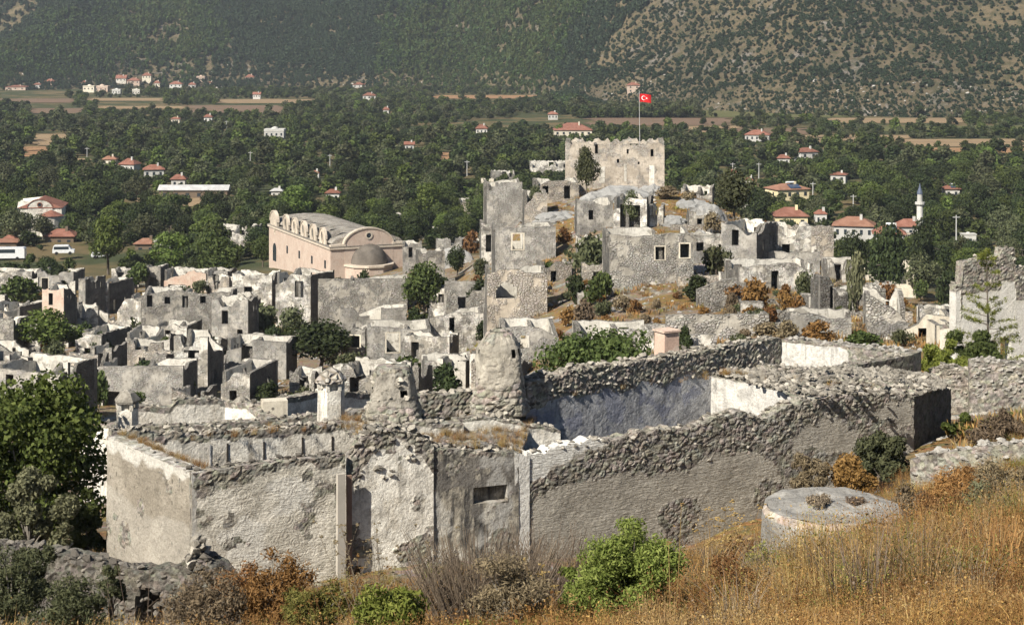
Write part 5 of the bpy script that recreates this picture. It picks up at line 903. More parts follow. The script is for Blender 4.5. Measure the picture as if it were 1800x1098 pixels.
# vehicles in the car park
def vehicle(label, px, pyb, length, wd, h, rot, name, cat, col='car_white', d=420):
    g = gd(px, d); e = empty(name, (g.x, g.y, max(g.z, CH-(pyb-PY0)/F*d)), R(rot)); prop(e, label, cat); l, w2 = length/2, wd/2
    P = [(-l, .45), (-l, h*.55), (-l+.25, h*.96), (-l+.6, h), (l*.45, h), (l*.72, h*.58), (l, h*.5), (l, .45)] if name != 'bus' else [(-l, .45), (-l, h*.95), (-l+.3, h), (l-.3, h), (l, h*.9), (l, .45)]
    n_ = len(P); V = [(x, -w2, z) for x, z in P]+[(x, w2, z) for x, z in P]; obj('body', mesh('body', V, [tuple(range(n_)), tuple(range(n_, 2*n_))[::-1]]+[(i, n_+i, n_+(i+1) % n_, (i+1) % n_) for i in range(n_)], MAT[col]), e)
    for s in (-1, 1): MB().box(-l+.35, l*.5, s*w2-.03, s*w2+.03, h*.58, h*.88).build('window', [MAT['glass_dark']], e)
    for x in (-l*.62, l*.62):
        for s in (-1, 1): MB().tube([(x, s*w2-.12, .4), (x, s*w2+.06, .4)], [.4, .4], 12).build('wheel', [MAT['tyre']], e)
    KEEP.append((px-12, pyb-16, px+12, pyb, d))
vehicle('white minibus parked under the restaurant roof', 112, 447, 5.2, 2, 2.3, 8, 'van', 'van'); vehicle('pale blue and white bus at the left edge', 12, 456, 9, 2.5, 3.0, 4, 'bus', 'bus'); vehicle('small white car right of the minibus', 176, 454, 4.2, 1.7, 1.5, 20, 'car', 'car')
FIELDS.append((-40, 448, 160, 475))
# rock outcrops on the hill
def boulder(label, px, pyb, w, h, seed, mat='limestone', group=None, name='rock'):
    g = gp(px, pyb); bm = bmesh.new(); bmesh.ops.create_icosphere(bm, subdivisions=4, radius=1); V = np.array([v.co[:] for v in bm.verts]); Fc = np.array([[v.index for v in f.verts] for f in bm.faces]); bm.free()
    n_ = fbm(V*1.3+seed*5, 4, seed); a, b_ = cell(V[:, 0]*2.2+V[:, 2]+seed, V[:, 1]*2.2+V[:, 2]*.7, seed); V = V*(1+.28*n_[:, None]-.22*np.clip(.25-(b_-a), 0, .25)[:, None]*3)*np.array([w/2, w*.32, h]); 
    o = obj(name, mesh(name, V, Fc, MAT[mat]), None, (g.x, g.y+w*.2, g.z-h*.25), random.Random(seed).uniform(-.4, .4)); prop(o, label, 'rock', group)
boulder('big smooth grey rock in front of the summit ruin', 1085, 352, 11, 2.6, 1); boulder('grey crag left of the big smooth rock', 1045, 362, 6, 2.2, 2); boulder('grey crag below the summit ruin corner', 1150, 345, 5, 2.2, 3); boulder('pale grey rock under the crest wall', 1225, 372, 6, 2.2, 4); boulder('tall grey rock behind the charred ruin', 1250, 385, 5, 3, 5)
boulder('rock slab on the left flank of the hill', 985, 388, 8, 1.6, 6); boulder('rock beside the olive shrub pier', 1185, 398, 5, 2, 7); boulder('grey boulder near the charred ruin foot', 1232, 425, 3, 1.6, 8); boulder('sloping grey rock ramp right of the church', 795, 470, 9, 4.5, 9); boulder('rock rib above the black archway', 812, 436, 8, 3.5, 10)
# ---------------------------------------------------------------- trees and shrubs one by one
def tree(label, kind, px, pyb, pyt, wpx, d=None, name='tree', cat='tree', group=None, sink=0):
    g = gp(px, pyb) if d is None else gd(px, d); D_ = g.y; hh = max(CH-(pyt-PY0)/F*D_-g.z, .4); plant(kind, (g.x, g.y, g.z-sink), hh*1.06, wpx/F*D_*1.0, label, cat, name, group, hash_(label) % 628/100)
B = dict(name='shrub', cat='shrub')
for a in [('broad walnut tree in front of the church yard wall', 'walnut_1', 745, 562, 470, 92), ('lighter green tree at the black end wall by the church', 'walnut_2', 600, 562, 494, 72), ('dark round tree among the left ruins', 'oak_1', 325, 582, 510, 84), ('dark wide tree beside the central ruins', 'oak_2', 562, 655, 572, 135),
          ('light green feathery tree among the left ruins', 'pine_1', 95, 640, 535, 120), ('tall bright green tree by the car park', 'fresh_1', 190, 484, 388, 88), ('bright tree right of the tall one by the car park', 'fresh_2', 300, 486, 408, 82), ('dense tree between the car park and the church', 'green_1', 395, 497, 422, 92),
          ('small dark fig tree on the dry terrace right of the church', 'oak_3', 803, 486, 436, 46), ('olive tree with grey trunk on the right crest of the hill', 'olive_1', 1290, 388, 303, 86), ('dark shrubby tree against the summit ruin', 'olive_2', 1032, 345, 262, 48), ('grey-green tree on the left tip of the hill', 'olive_3', 885, 318, 283, 42), ('small olive on the hill flank below the left ruins', 'olive_2', 943, 380, 328, 34), ('olive growing inside the white-framed ruin', 'olive_1', 1110, 402, 340, 40),
          ('bright pine behind the church roof', 'pine_2', 750, 402, 322, 74), ('bright tree left behind the church roof', 'fresh_1', 520, 400, 332, 82), ('small bright tree behind the church ridge', 'fresh_2', 655, 398, 348, 36), ('tree beside the church far end', 'green_2', 462, 470, 420, 44), ('small tree between ruined chapel stub and church', 'olive_1', 440, 430, 385, 26),
          ('willowy shrub tree right of the dark wall fragment', 'sage_1', 1507, 556, 452, 46), ('round bright tree in the bare field at the right', 'fresh_2', 1668, 474, 438, 42), ('big dark tree mass below the bright solar roof', 'oak_1', 1560, 478, 405, 96, 330), ('dark tree left of the bright solar roof', 'oak_2', 1500, 474, 420, 70, 340), ('dark tree right of the mosque roof', 'oak_3', 1625, 455, 392, 66, 380),
          ('pair tree left of the two-storey white house', 'green_1', 1440, 452, 400, 52, 345), ('tall tree by the charred ruin', 'tall_1', 1437, 470, 400, 30, 300)]: tree(*a)
for a in [('low bright bush left of the dark round tree', 'bush_1', 240, 516, 468, 48), ('green bush at the left edge of the ruins', 'bush_2', 38, 540, 486, 78), ('dark bush below the low white-jambed ruin', 'dark_1', 105, 508, 472, 70), ('bright low bush in the white-walled ruin', 'bush_1', 262, 640, 610, 64), ('olive-brown scrub mass in the left ruins', 'scrub_1', 465, 584, 538, 80), ('olive scrub right of the scrub mass', 'scrub_2', 515, 590, 548, 60),
          ('yellow-green shrub beside the dark wide tree', 'bush_2', 505, 606, 576, 40), ('shrub on the church yard wall', 'dark_2', 640, 540, 482, 38), ('shrub beside the small fig terrace', 'scrub_1', 845, 490, 455, 28), ('round dark bush on the hill foot', 'dark_1', 1013, 536, 484, 38), ('round green bush beside the dark one', 'bush_1', 1053, 542, 485, 58), ('grey-brown brush patch in front of the two-window stone house', 'scrub_2', 1040, 486, 425, 92),
          ('scrub at the right corner of the two-window stone house', 'scrub_1', 1258, 486, 434, 68), ('dark round shrub by the curved field wall', 'dark_2', 1222, 530, 488, 58), ('green shrub at the foot of the dark wall fragment', 'bush_2', 1476, 560, 538, 22), ('shrub between facade and dark wall fragment', 'scrub_2', 1415, 530, 486, 44), ('green shrub beside the doorway ruin', 'bush_1', 1618, 530, 496, 34), ('dark shrub right of the doorway ruin', 'dark_1', 1662, 550, 478, 50),
          ('wide green bush on the dry slope above the walled court', 'bush_2', 1520, 616, 582, 70), ('dark green bush beside the square pier', 'dark_2', 1206, 622, 578, 34), ('small shrub under the single-window house', 'bush_1', 968, 492, 462, 34), ('pair of round bushes on the terrace, left one', 'dark_1', 829, 530, 512, 13), ('pair of round bushes on the terrace, right one', 'dark_2', 845, 530, 510, 15), ('weed tuft on the long terrace wall', 'dark_1', 1300, 584, 556, 14),
          ('ivy-like shrub below the notched black wall', 'bush_2', 175, 720, 652, 36), ('shrub beside the tee-shaped doorway', 'bush_1', 332, 702, 668, 26), ('dry olive tuft right of the tee-shaped doorway', 'scrub_1', 377, 712, 686, 18), ('dark bush in the arched white ruin', 'dark_2', 850, 600, 568, 32), ('bush in the dark opening below the apse', 'dark_1', 668, 545, 500, 40)]: tree(*a, **B)
LM = [(480, 235, 'white domed house'), (225, 288, 'tiled white pair'), (272, 300, 'broad red roof'), (340, 335, 'long shed'), (190, 430, 'tall bright tree'), (70, 360, 'red-roofed chapel'), (110, 440, 'white minibus'), (60, 265, 'bare tan plot'), (365, 206, 'small far red roof'), (320, 247, 'tiny red roof'), (552, 304, 'single middle roof'), (570, 338, 'red roof pair'), (720, 254, 'white gabled cottage'), (846, 224, 'red house by the clearing'), (782, 280, 'reddish scar'), (1008, 228, 'red-roofed farmstead'), (821, 292, 'concrete pole'), (1330, 240, 'white farmhouse'), (1422, 270, 'hipped white house'), (1473, 310, 'half hidden cottage'), (1395, 335, 'yellow gabled house'), (1674, 331, 'solar-heated red roof'), (1392, 380, 'red hipped roof'), (1500, 400, 'brown-roofed white house'), (1563, 408, 'solar-panelled roof'), (1617, 350, 'minaret'), (1704, 416, 'white flat shed'), (1290, 345, 'crest olive tree'), (1080, 250, 'summit ruin'), (640, 380, 'church roof'), (430, 400, 'ruined chapel stub'), (1760, 350, 'right picture edge'), (20, 310, 'left picture edge'), (600, 240, 'middle wood clearing'), (1600, 300, 'right wood centre')]
ORD = 'nearest second third fourth fifth sixth seventh eighth ninth tenth eleventh twelfth thirteenth fourteenth fifteenth sixteenth seventeenth eighteenth nineteenth twentieth'.split()+['twenty-first', 'twenty-second', 'twenty-third', 'twenty-fourth', 'twenty-fifth', 'twenty-sixth', 'twenty-seventh', 'twenty-eighth', 'twenty-ninth', 'thirtieth', 'thirty-first', 'thirty-second', 'thirty-third', 'thirty-fourth', 'thirty-fifth', 'thirty-sixth', 'thirty-seventh', 'thirty-eighth', 'thirty-ninth', 'fortieth']; CNT = {}
def where(kind, px, py, lms):
    l = min(lms, key=lambda q: math.hypot(px-q[0], (py-q[1])*1.6)); dx, dy = px-l[0], (py-l[1])*1.6
    rel = ('right of' if dx > 0 else 'left of') if abs(dx) > abs(dy) else ('below' if dy > 0 else 'above'); key = (kind, rel, l[2]); CNT[key] = CNT.get(key, -1)+1
    return '%s %s %s the %s' % (ORD[min(CNT[key], 39)], kind, rel, l[2])
LV = [(1145, 450, 'two-window stone house'), (911, 420, 'single-window house'), (907, 510, 'plastered-corner rubble ruin'), (1025, 510, 'round dark bush'), (1300, 430, 'charred ruin'), (1360, 480, 'broken white facade'), (1463, 520, 'dark wall fragment'), (1565, 490, 'doorway ruin'), (1260, 565, 'long terrace wall'), (1172, 600, 'square pier'), (1520, 600, 'wide green bush'), (1050, 590, 'fig thicket'), (1630, 560, 'low whitewashed wall'), (1080, 340, 'big grey rock'), (1220, 345, 'crest wall'), (935, 600, 'big round chimney'), (1222, 508, 'dark round shrub'), (1400, 610, 'walled court'), (830, 430, 'rock ramp'), (1110, 560, 'terrace slope'), (1340, 545, 'short pale wall')]
G_ = 'rust and dun shrubs on the dry slopes'
rr = random.Random(11)
for i in range(95):
    px = rr.uniform(980, 1660); py = rr.uniform(500, 612) if i < 70 else rr.uniform(400, 500)
    if i >= 70: px = rr.uniform(1170, 1400)
    k = ('rust_1', 'rust_2', 'dun_1', 'dun_2', 'rust_3', 'scrub_1')[rr.randrange(6)]; g = gp(px, py); w_ = rr.uniform(.9, 2.4); c_ = {'r': 'rust-brown dry shrub on the slope around the rocky hill', 'd': 'dun dry shrub on the slope around the rocky hill', 's': 'dull green low scrub on the slope around the rocky hill'}[k[0]]
    plant(k, g, w_*rr.uniform(.5, .75), w_, where({'r': 'rust-brown dry shrub', 'd': 'dun dry shrub', 's': 'dull green low scrub'}[k[0]], px, py, LV), 'shrub', 'shrub', G_, rr.random()*6)
for (px, pyb, pyt, w_, k) in [(1325, 552, 500, 64, 'rust_1'), (1405, 560, 528, 40, 'rust_2'), (1380, 545, 515, 40, 'rust_3'), (1425, 575, 548, 60, 'rust_1'), (1345, 600, 572, 60, 'dun_1'), (1440, 602, 570, 70, 'rust_2'), (1285, 555, 520, 34, 'dun_2'), (1560, 545, 505, 50, 'rust_1'), (1025, 585, 540, 50, 'dun_1'), (1000, 575, 545, 36, 'rust_3'), (830, 445, 412, 40, 'rust_2'), (760, 590, 575, 22, 'rust_1'), (1250, 412, 380, 40, 'dun_1'), (990, 430, 405, 30, 'rust_2'), (1170, 350, 330, 60, 'dun_2'), (1210, 365, 340, 40, 'dun_1')]:
    tree(where({'r': 'bigger rust-brown dry shrub', 'd': 'bigger dun dry shrub'}[k[0]], px, pyb, LV), k, px, pyb, pyt, w_, group=G_, **B)
LW = [(325, 545, 'dark round tree'), (562, 620, 'dark wide tree'), (95, 590, 'feathery tree'), (412, 690, 'white front house'), (245, 675, 'house with crosses'), (135, 690, 'notched black wall'), (335, 640, 'tee-shaped doorway'), (258, 612, 'white-walled ruin'), (230, 555, 'pale broken gable'), (400, 560, 'grey pier house'), (520, 530, 'stained niche ruin'), (697, 605, 'two-window grey house'), (670, 520, 'big dark openings'), (790, 650, 'small white wall'), (800, 570, 'arched white ruin'), (190, 520, 'black pierced end wall'), (40, 560, 'arched brown wall'), (300, 490, 'vault stub'), (745, 520, 'walnut tree')]
rr = random.Random(23)
for i in range(96):
    px, py = rr.uniform(5, 860), rr.uniform(505, 735); g = gp(px, py); k = ('dark_1', 'bush_1', 'scrub_1', 'dark_2', 'dun_1', 'bush_2', 'rust_2')[rr.randrange(7)]; w_ = rr.uniform(1.1, 4.4)
    plant(k, g, w_*rr.uniform(.6, 1.0), w_, where({'da': 'dark green bush', 'bu': 'leafy green bush', 'sc': 'dull olive scrub', 'du': 'dun dry shrub', 'ru': 'rust-brown dry shrub'}[k[:2]], px, py, LW), 'shrub', 'shrub', 'bushes growing among the left ruins', rr.random()*6)
KR = [('small white-plastered ruin shell', PP), ('small grey ruin shell', RG), ('small stone ruin shell', SG), ('small warm-toned ruin shell', WM), ('small cream ruin shell', ('plaster', 'plaster', 'wall_top'))]
rr = random.Random(41); nfill = 0
for (xa, xb, ya, yb_, cnt, lms, rots, hh) in ((0, 860, 500, 735, 46, LW, (-26, -8), (2.2, 4.0)), (690, 860, 385, 480, 6, LV, (0, 10), (1.6, 3)), (860, 1235, 372, 566, 9, LV, (-6, 14), (1.5, 2.8)), (1240, 1650, 400, 600, 11, LV, (-20, 12), (1.3, 2.6))):
    for i in range(cnt*14):
        if nfill >= 400: break
        px, py = rr.uniform(xa, xb), rr.uniform(ya, yb_); g = gp(px, py); w_, d_ = rr.uniform(2.8, 5.5), rr.uniform(2.5, 4.5); rad = .5*math.hypot(w_, d_)
        if any((g.x-c.x)**2+(g.y-c.y)**2 < ((rad+r_)*.78)**2 for c, r_ in RU) or cnt <= 0: continue
        if 430 < px < 745 and g.y > 318: continue
        cnt -= 1; nfill += 1; kn, mt = KR[rr.choices(range(5), [.3, .22, .2, .14, .14])[0]]
        ruin(where(kn, px, py, lms), px, g.y, w_, d_, rr.uniform(*hh), rr.uniform(*rots), rr.choice('LR'), mats=mt, amp=rr.uniform(.2, .55), walls=rr.choice(['FRBL', 'FRBL', 'FRL', 'FBL', 'FR']), group='small ruin shells of the village')
for i in range(26):
    px, py = rr.uniform(870, 1640), rr.uniform(400, 606); g = gp(px, py); ruin(where('low broken terrace wall', px, py, LV), px, g.y, rr.uniform(4, 11), 1, rr.uniform(.6, 1.5), rr.uniform(-14, 22), 'L', mats=(rr.choice(['stone', 'stone_warm', 'render_grey']),)*2+('wall_top',), walls='F', amp=.3, name='stone_wall', cat='stone wall', group='low terrace walls of the rocky hill', t=.6)
# ---------------------------------------------------------------- valley wood
rng = np.random.default_rng(4)
wk = ['oak_4', 'oak_5', 'green_4', 'green_5', 'olive_4', 'fresh_4', 'oak_6', 'walnut_4']; wp = np.array([.2, .15, .18, .13, .15, .07, .06, .06])
cand = []
dd = np.sqrt(rng.uniform(330**2, 1700**2, 36000)); pp = rng.uniform(-220, 2020, 36000)
XX = (pp-PX0)/F*dd; HZ = hillz(XX, dd); GZ = T(XX, dd); NZ = fbm(np.stack([XX*.006, dd*.003, 0*XX], -1), 2, 3); PYB = PY0+57*F/dd; RND = rng.random(len(dd)); SZ = .5+.9*rng.random(len(dd))**1.2; KK = rng.choice(8, len(dd), p=wp)
ok = ~((pp > 830) & (pp < 1380) & (dd < 470)) & (dd > 350) & ~((dd < 400) & ~(((pp > -50) & (pp < 420)) | (pp > 1400))) & ~((dd < 430) & (pp < 700) & (RND < .5)) & ~((pp > 440) & (pp < 830) & (dd < 410)) & (HZ < CH-55) & ~((dd > 1000) & (NZ < np.where(pp > 900, -.02, -.3)))
for a, b, c, e in FIELDS: ok &= ~((pp >= a) & (pp <= c) & (PYB >= b-1) & (PYB <= e+(9 if b < 215 else 2)))
for i in np.nonzero(ok)[0]: cand.append((float(dd[i]), float(pp[i]), float(XX[i]), float(SZ[i]*(1 if dd[i] < 900 else .85)), int(KK[i]), float(GZ[i])))
cell_ = {}; kept = []
for c in cand:
    d, px, x, sz, k, g = c; key = (int(x//3), int(d//3)); r0 = 2.3+.0012*d
    if any((x-q[2])**2+(d-q[0])**2 < (r0*(sz+q[3]))**2*.9 for i in range(-3, 4) for j in range(-3, 4) for q in cell_.get((key[0]+i, key[1]+j), ())): continue
    h = 7*sz; yt = PY0+(CH-g-h)/d*F; wpx = 3.6*sz/d*F
    if any(px+wpx > a and px-wpx < c2 and yt < e and dh > d-2 for a, b, c2, e, dh in KEEP): 
        h2 = None
        for a, b, c2, e, dh in KEEP:
            if px+wpx > a and px-wpx < c2 and dh > d-2 and yt < e:
                need = CH-(e-PY0)/F*d-g; h2 = need if h2 is None else min(h2, need)
        if h2 is None or h2 < 2.5: continue
        sz = min(sz, h2/7.6)
    cell_.setdefault(key, []).append((d, px, x, sz, k)); kept.append((d, px, x, sz, k, g))
kept.sort(key=lambda c: c[0]/c[3]); vis = [c for c in kept if -30 < c[1] < 1830][:300]; vs = set(id(c) for c in vis)
LAB = {'o': 'dark evergreen tree of the valley wood', 'g': 'mid green leafy tree of the valley wood', 'f': 'bright yellow-green tree of the valley wood', 'w': 'spreading leafy tree of the valley wood'}
r2 = random.Random(9)
vis.sort(key=lambda c: min(math.hypot(c[1]-q[0], (PY0+(CH-c[5]-4)/c[0]*F-q[1])*1.6) for q in LM))
for (d, px, x, sz, k, g) in vis:
    kd = wk[k]; plant(kd, (x, d, g-.2), 7*sz*r2.uniform(.85, 1.2), 7.4*sz, where('silvery olive tree' if kd[:3] == 'oli' else LAB[kd[0]].replace(' of the valley wood', ''), px, PY0+(CH-g-4)/d*F, LM), 'tree', 'tree', 'trees of the valley wood', r2.random()*6)
for i in range(520):
    px = r2.uniform(1005, 1225) if i < 330 else r2.uniform(1230, 1860); d = 57*F/((r2.uniform(199, 208) if i < 330 else r2.choice([206, 219, 234, 243, 259])+r2.uniform(-1, 1))-PY0); x = (px-PX0)/F*d; kept.append((d, px, x, r2.uniform(.8, 1.3) if i < 330 else r2.uniform(.35, .8), r2.choice([0, 1, 2, 3, 6]), float(T(x, d))))
rest = [c for c in kept if id(c) not in vs]
def wood_proto(i, n, lf, mat, hs):
    rg = random.Random(500+i); L = lobed(rg, .5, .32*hs, .9*hs, 9, .85, .6); V, Q = leaves(n, L, lf, 600+i); return mesh('crown', V, Q, MAT[mat])
wps = [wood_proto(0, 520, .10, 'leaf_dark', 1), wood_proto(1, 520, .10, 'leaf_dark', 1.1), wood_proto(2, 520, .10, 'leaf_mid', 1), wood_proto(3, 520, .10, 'leaf_mid', .9), wood_proto(4, 520, .09, 'leaf_olive', .9), wood_proto(5, 520, .1, 'leaf_bright', 1.1), wood_proto(6, 520, .1, 'leaf_olive', 1.5), wood_proto(7, 520, .1, 'leaf_mid', 1)]
A_ = np.array([(c[2], c[0], c[5]-.6, c[3], c[4]) for c in rest]); nR = len(A_); sx = A_[:, 3]*7.6*rng.uniform(.9, 1.15, nR)
scatter('valley_wood', A_[:, :3], np.stack([0*sx, 0*sx, rng.uniform(0, 6.28, nR)], -1), np.stack([sx, sx, A_[:, 3]*7*rng.uniform(.8, 1.1, nR)], -1), A_[:, 4].astype(int), wps, 'far trees of the valley wood closing into one green mass')
# ---------------------------------------------------------------- scrub and pines on the mountains
n_ = 200000; d = np.sqrt(rng.uniform(1080**2, 2350**2, n_)); px = rng.uniform(-500, 2300, n_); d = np.concatenate([d, rng.uniform(1100, 1430, 45000)]); px = np.concatenate([px, rng.uniform(880, 2300, 45000)]); foot = np.arange(len(d)) >= n_; n_ = len(d); x = (px-PX0)/F*d; z = hillz(x, d); top = PY0+(CH-z)/d*F
P3 = np.stack([x, d, 0*x], -1); right = fbm(P3*.006, 4, 71)*.9+fbm(P3*.03, 3, 78)*.35+np.clip((px-850)/500, -.6, 1)-np.clip((d-1500)/400, 0, 1)*.8
dens = fbm(P3*.022, 3, 72)*.7+fbm(P3*.008, 3, 73)*.6; low = z-(CH-58)
keep = (top > -90) & (low > .05) & ~(foot & (low > 15)) & (z < CH+150); keep &= np.where(right > .15, rng.random(n_) < np.clip((dens+.62)/.5, .12, .95), rng.random(n_) < .18+.8*np.clip((dens+.5*fbm(P3*.0035, 3, 76)+.42)/.45, 0, 1)) & (~((low < 14) & (rng.random(n_) < .12)))
x, d, z, px, right, low = [q[keep] for q in (x, d, z, px, right, low)]; n_ = len(x); pine = right < .1; big = fbm(np.stack([x*.005, d*.004, 0*x], -1), 3, 90)
lowk = np.clip(low/22, .62, 1); s = lowk*np.where(pine, rng.uniform(3.6, 7.5, n_), 1.6+3.3*rng.random(n_)**1.6); hs_ = np.where(pine, s*rng.uniform(.85, 1.25, n_), s*rng.uniform(.7, 1.0, n_))
hp_ = [wood_proto(20, 130, .19, 'hill_green', 1), wood_proto(21, 130, .19, 'hill_green', .9), wood_proto(22, 130, .19, 'hill_pine', 1.1), wood_proto(23, 130, .19, 'hill_pine', 1), wood_proto(24, 130, .19, 'leaf_mid', 1.1)]
idx = np.where(pine, np.where(big > .08, rng.choice([2, 3, 4], n_, p=[.3, .2, .5]), np.where(big > -.12, rng.choice([0, 2, 3], n_), rng.choice([0, 1], n_))), rng.integers(0, 2, n_))
scatter('mountain_forest', np.stack([x, d, z-.25*s], -1), np.stack([0*x, 0*x, rng.uniform(0, 6.28, n_)], -1), np.stack([s, s, hs_*1.25], -1), idx, hp_, 'dark scrub and pine forest dotting the mountain slopes')
n_ = 7000; px = rng.uniform(-200, 2000, n_); d = rng.uniform(1100, 1900, n_); x = (px-PX0)/F*d; z = hillz(x, d); low = z-(CH-58); keep = (low > .5) & (low < 26) & (fbm(np.stack([x*.02, d*.02, 0*x], -1), 3, 55) > -.05); x, d, z = x[keep], d[keep], z[keep]; n_ = len(x); s = rng.uniform(1.2, 4.0, n_)
rk = [mesh('rock', HULLS[i][0], HULLS[i][1], MAT['rubble_pale']) for i in range(4)]
scatter('hill_rocks', np.stack([x, d, z], -1), rng.uniform(0, 6, (n_, 3))*np.array([.1, .1, 1]), np.stack([s, s, s*.7], -1), rng.integers(0, 4, n_), rk, 'pale rocks littering the foot of the mountains')
# ---------------------------------------------------------------- stones and grass on the slopes, near plants
n_ = 9000; px = rng.uniform(420, 1850, n_); d = np.exp(rng.uniform(math.log(60), math.log(300), n_)); x = (px-PX0)/F*d; z = T(x, d); keep = (fbm(np.stack([x*.12, d*.12, 0*x], -1), 3, 15) > .05) | (rng.random(n_) < .2); x, d, z = x[keep], d[keep], z[keep]; n_ = len(x); s = rng.uniform(.18, .8, n_)*np.where(rng.random(n_) < .06, 2.2, 1)*np.clip(d/130, .4, 1)
scatter('rubble', np.stack([x, d, z], -1), rng.uniform(0, 6, (n_, 3))*np.array([.1, .1, 1]), np.stack([s, s, s*.7], -1), rng.integers(0, 4, n_), [mesh('stone', HULLS[i+4][0], HULLS[i+4][1], MAT[('rubble_pale', 'rubble_grey', 'limestone', 'rubble_pale')[i]]) for i in range(4)], 'loose stones scattered over the dry slopes')
def tuft(seed, n, h, spread, wd, mat, lean=.5, heads=0):
    r = np.random.default_rng(seed); V = []; Fq = []
    for i in range(n):
        a = r.uniform(0, 6.283); q = spread*.35*math.sqrt(r.random()); b = np.array([q*math.cos(a), q*math.sin(a), -.02]); l = h*r.uniform(.45, 1.1); a2 = a+r.normal()*.6; ln = lean*abs(r.normal())*.6; sd = np.array([math.cos(a2+1.57), math.sin(a2+1.57), 0])*wd*r.uniform(.6, 1.3)
        m_ = b+np.array([math.cos(a2)*ln*l*.35, math.sin(a2)*ln*l*.35, l*.6]); t = b+np.array([math.cos(a2)*ln*l, math.sin(a2)*ln*l, l*(1-.25*ln)]); k = len(V)
        V += [b-sd, b+sd, m_+sd*.8, m_-sd*.8, t]; Fq += [(k, k+1, k+2, k+3), (k+3, k+2, k+4)]
        for j in range(heads):
            k = len(V); u_ = r.normal(size=3)*wd*1.3; w_ = r.normal(size=3)*wd*1.3; c_ = t+(m_-t)*r.uniform(0, .55)+r.normal(size=3)*h*.055; V += [c_-u_, c_-w_, c_+u_, c_+w_]; Fq += [(k, k+1, k+2, k+3)]
    return mesh('tuft', V, Fq, MAT[mat])
TU = [tuft(1, 60, .42, .5, .0035, 'straw', .7), tuft(2, 60, .46, .5, .0035, 'straw_orange', .8, 3), tuft(3, 60, .55, .45, .0035, 'straw', .6, 3), tuft(4, 60, .34, .6, .004, 'straw_grey', 1.0), tuft(5, 55, .42, .5, .004, 'straw_green', .8, 3), tuft(6, 60, .48, .45, .0035, 'straw_orange', .7, 5), tuft(7, 60, .5, .5, .0035, 'leaf_rust', .8, 5), tuft(8, 60, .4, .6, .0035, 'straw_grey', .9, 2)]
n_ = 30000; px = rng.uniform(-420, 2500, n_); d = np.exp(rng.uniform(math.log(10), math.log(58), n_)); x = (px-PX0)/F*d; z = T(x, d); z0 = z
P3 = np.stack([x, d, 0*x], -1); mz = fbm(P3*.6, 3, 61); idx = np.clip(((mz+.5)/1.0*8+rng.normal(0, 1.1, n_)), 0, 7).astype(int); s = rng.uniform(.55, 1.25, n_)*(1+.5*fbm(P3*.9, 2, 64))*np.interp(d, [9, 20, 58], [.75, .95, 1.15])
xl = x*math.cos(R(28))+0; keep = ~((px > 190) & (px < 1600) & (d > np.interp(px, [190, 335, 925, 1600], [53, 50, 55, 64])) ) & ~(np.hypot(x-cis.location.x, d-cis.location.y) < 1.75) & ~((px < 430) & (d > 41) & (d < 45)) & ~((px > 255) & (px < 375) & (d > 27) & (d < 41)) & ~((px > 1325) & (px < 1530) & (d > 35.2) & (d < 40) & (rng.random(n_) < .75))
x, d, z, idx, s = x[keep], d[keep], z[keep], idx[keep], s[keep]; n_ = len(x); ORDER = np.array([3, 7, 2, 1, 0, 5, 6, 4])
scatter('dry_grass', np.stack([x, d, z], -1), np.stack([rng.normal(0, .08, n_), rng.normal(0, .08, n_), rng.uniform(0, 6.28, n_)], -1), np.stack([s]*3, -1), ORDER[idx], TU, 'dry ochre grass and weeds covering the near hillside')
pts = []; q_ = [at(615, 770, 55.0), at(915, 798, 57.0), at(938, 738, 60.8), at(600, 738, 60.5)]
for i in range(420): u_, v_ = rng.random(), rng.random(); p = (q_[0]*(1-u_)+q_[1]*u_)*(1-v_)+(q_[3]*(1-u_)+q_[2]*u_)*v_; pts.append((p.x, p.y, p.z+.05))
a_, b_ = at(196, 766, 57.0), at(345, 826, 52.4)
for i in range(70): u_ = rng.random(); p = a_*(1-u_)+b_*u_; pts.append((p.x+.28+rng.normal()*.05, p.y+.15, p.z-.02))
for (x0_, y0_, d0_, x1_, y1_, d1_, n__) in ((925, 700, 61, 1250, 660, 66.6, 40), (1200, 650, 66, 1600, 690, 66, 60), (300, 770, 58.2, 640, 748, 61, 30)):
    for i in range(n__): u_ = rng.random(); p = at(x0_, y0_, d0_)*(1-u_)+at(x1_, y1_, d1_)*u_; pts.append((p.x+rng.normal()*.2, p.y+rng.normal()*.2, p.z))
np_ = len(pts); s = rng.uniform(.35, .8, np_); scatter('wall_grass', np.array(pts), np.stack([0*s, 0*s, rng.uniform(0, 6.28, np_)], -1), np.stack([s, s, s*.8], -1), rng.integers(0, 4, np_), TU[:4], 'dry grass rooted on the broken wall tops')
n_ = 16000; px = rng.uniform(300, 1850, n_); d = np.exp(rng.uniform(math.log(60), math.log(290), n_)); x = (px-PX0)/F*d; z = T(x, d); P3 = np.stack([x, d, 0*x], -1); keep = (fbm(P3*.11, 3, 62) > -.05) & ~((px > 900) & (px < 1680) & (d < 70)) ; x, d, z = x[keep], d[keep], z[keep]; n_ = len(x); s = rng.uniform(.6, 1.5, n_)
TV = [tuft(11, 18, .45, .9, .035, 'straw_orange', .9), tuft(12, 18, .4, .9, .035, 'straw', .9), tuft(13, 18, .5, .9, .035, 'leaf_dun', .9), tuft(14, 16, .4, .9, .04, 'straw_green', .9)]
scatter('slope_grass', np.stack([x, d, z], -1), np.stack([0*x, 0*x, rng.uniform(0, 6.28, n_)], -1), np.stack([s]*3, -1), rng.choice(4, n_, p=[.35, .25, .3, .1]), TV, 'dry grass patches on the slopes of the rocky hill')
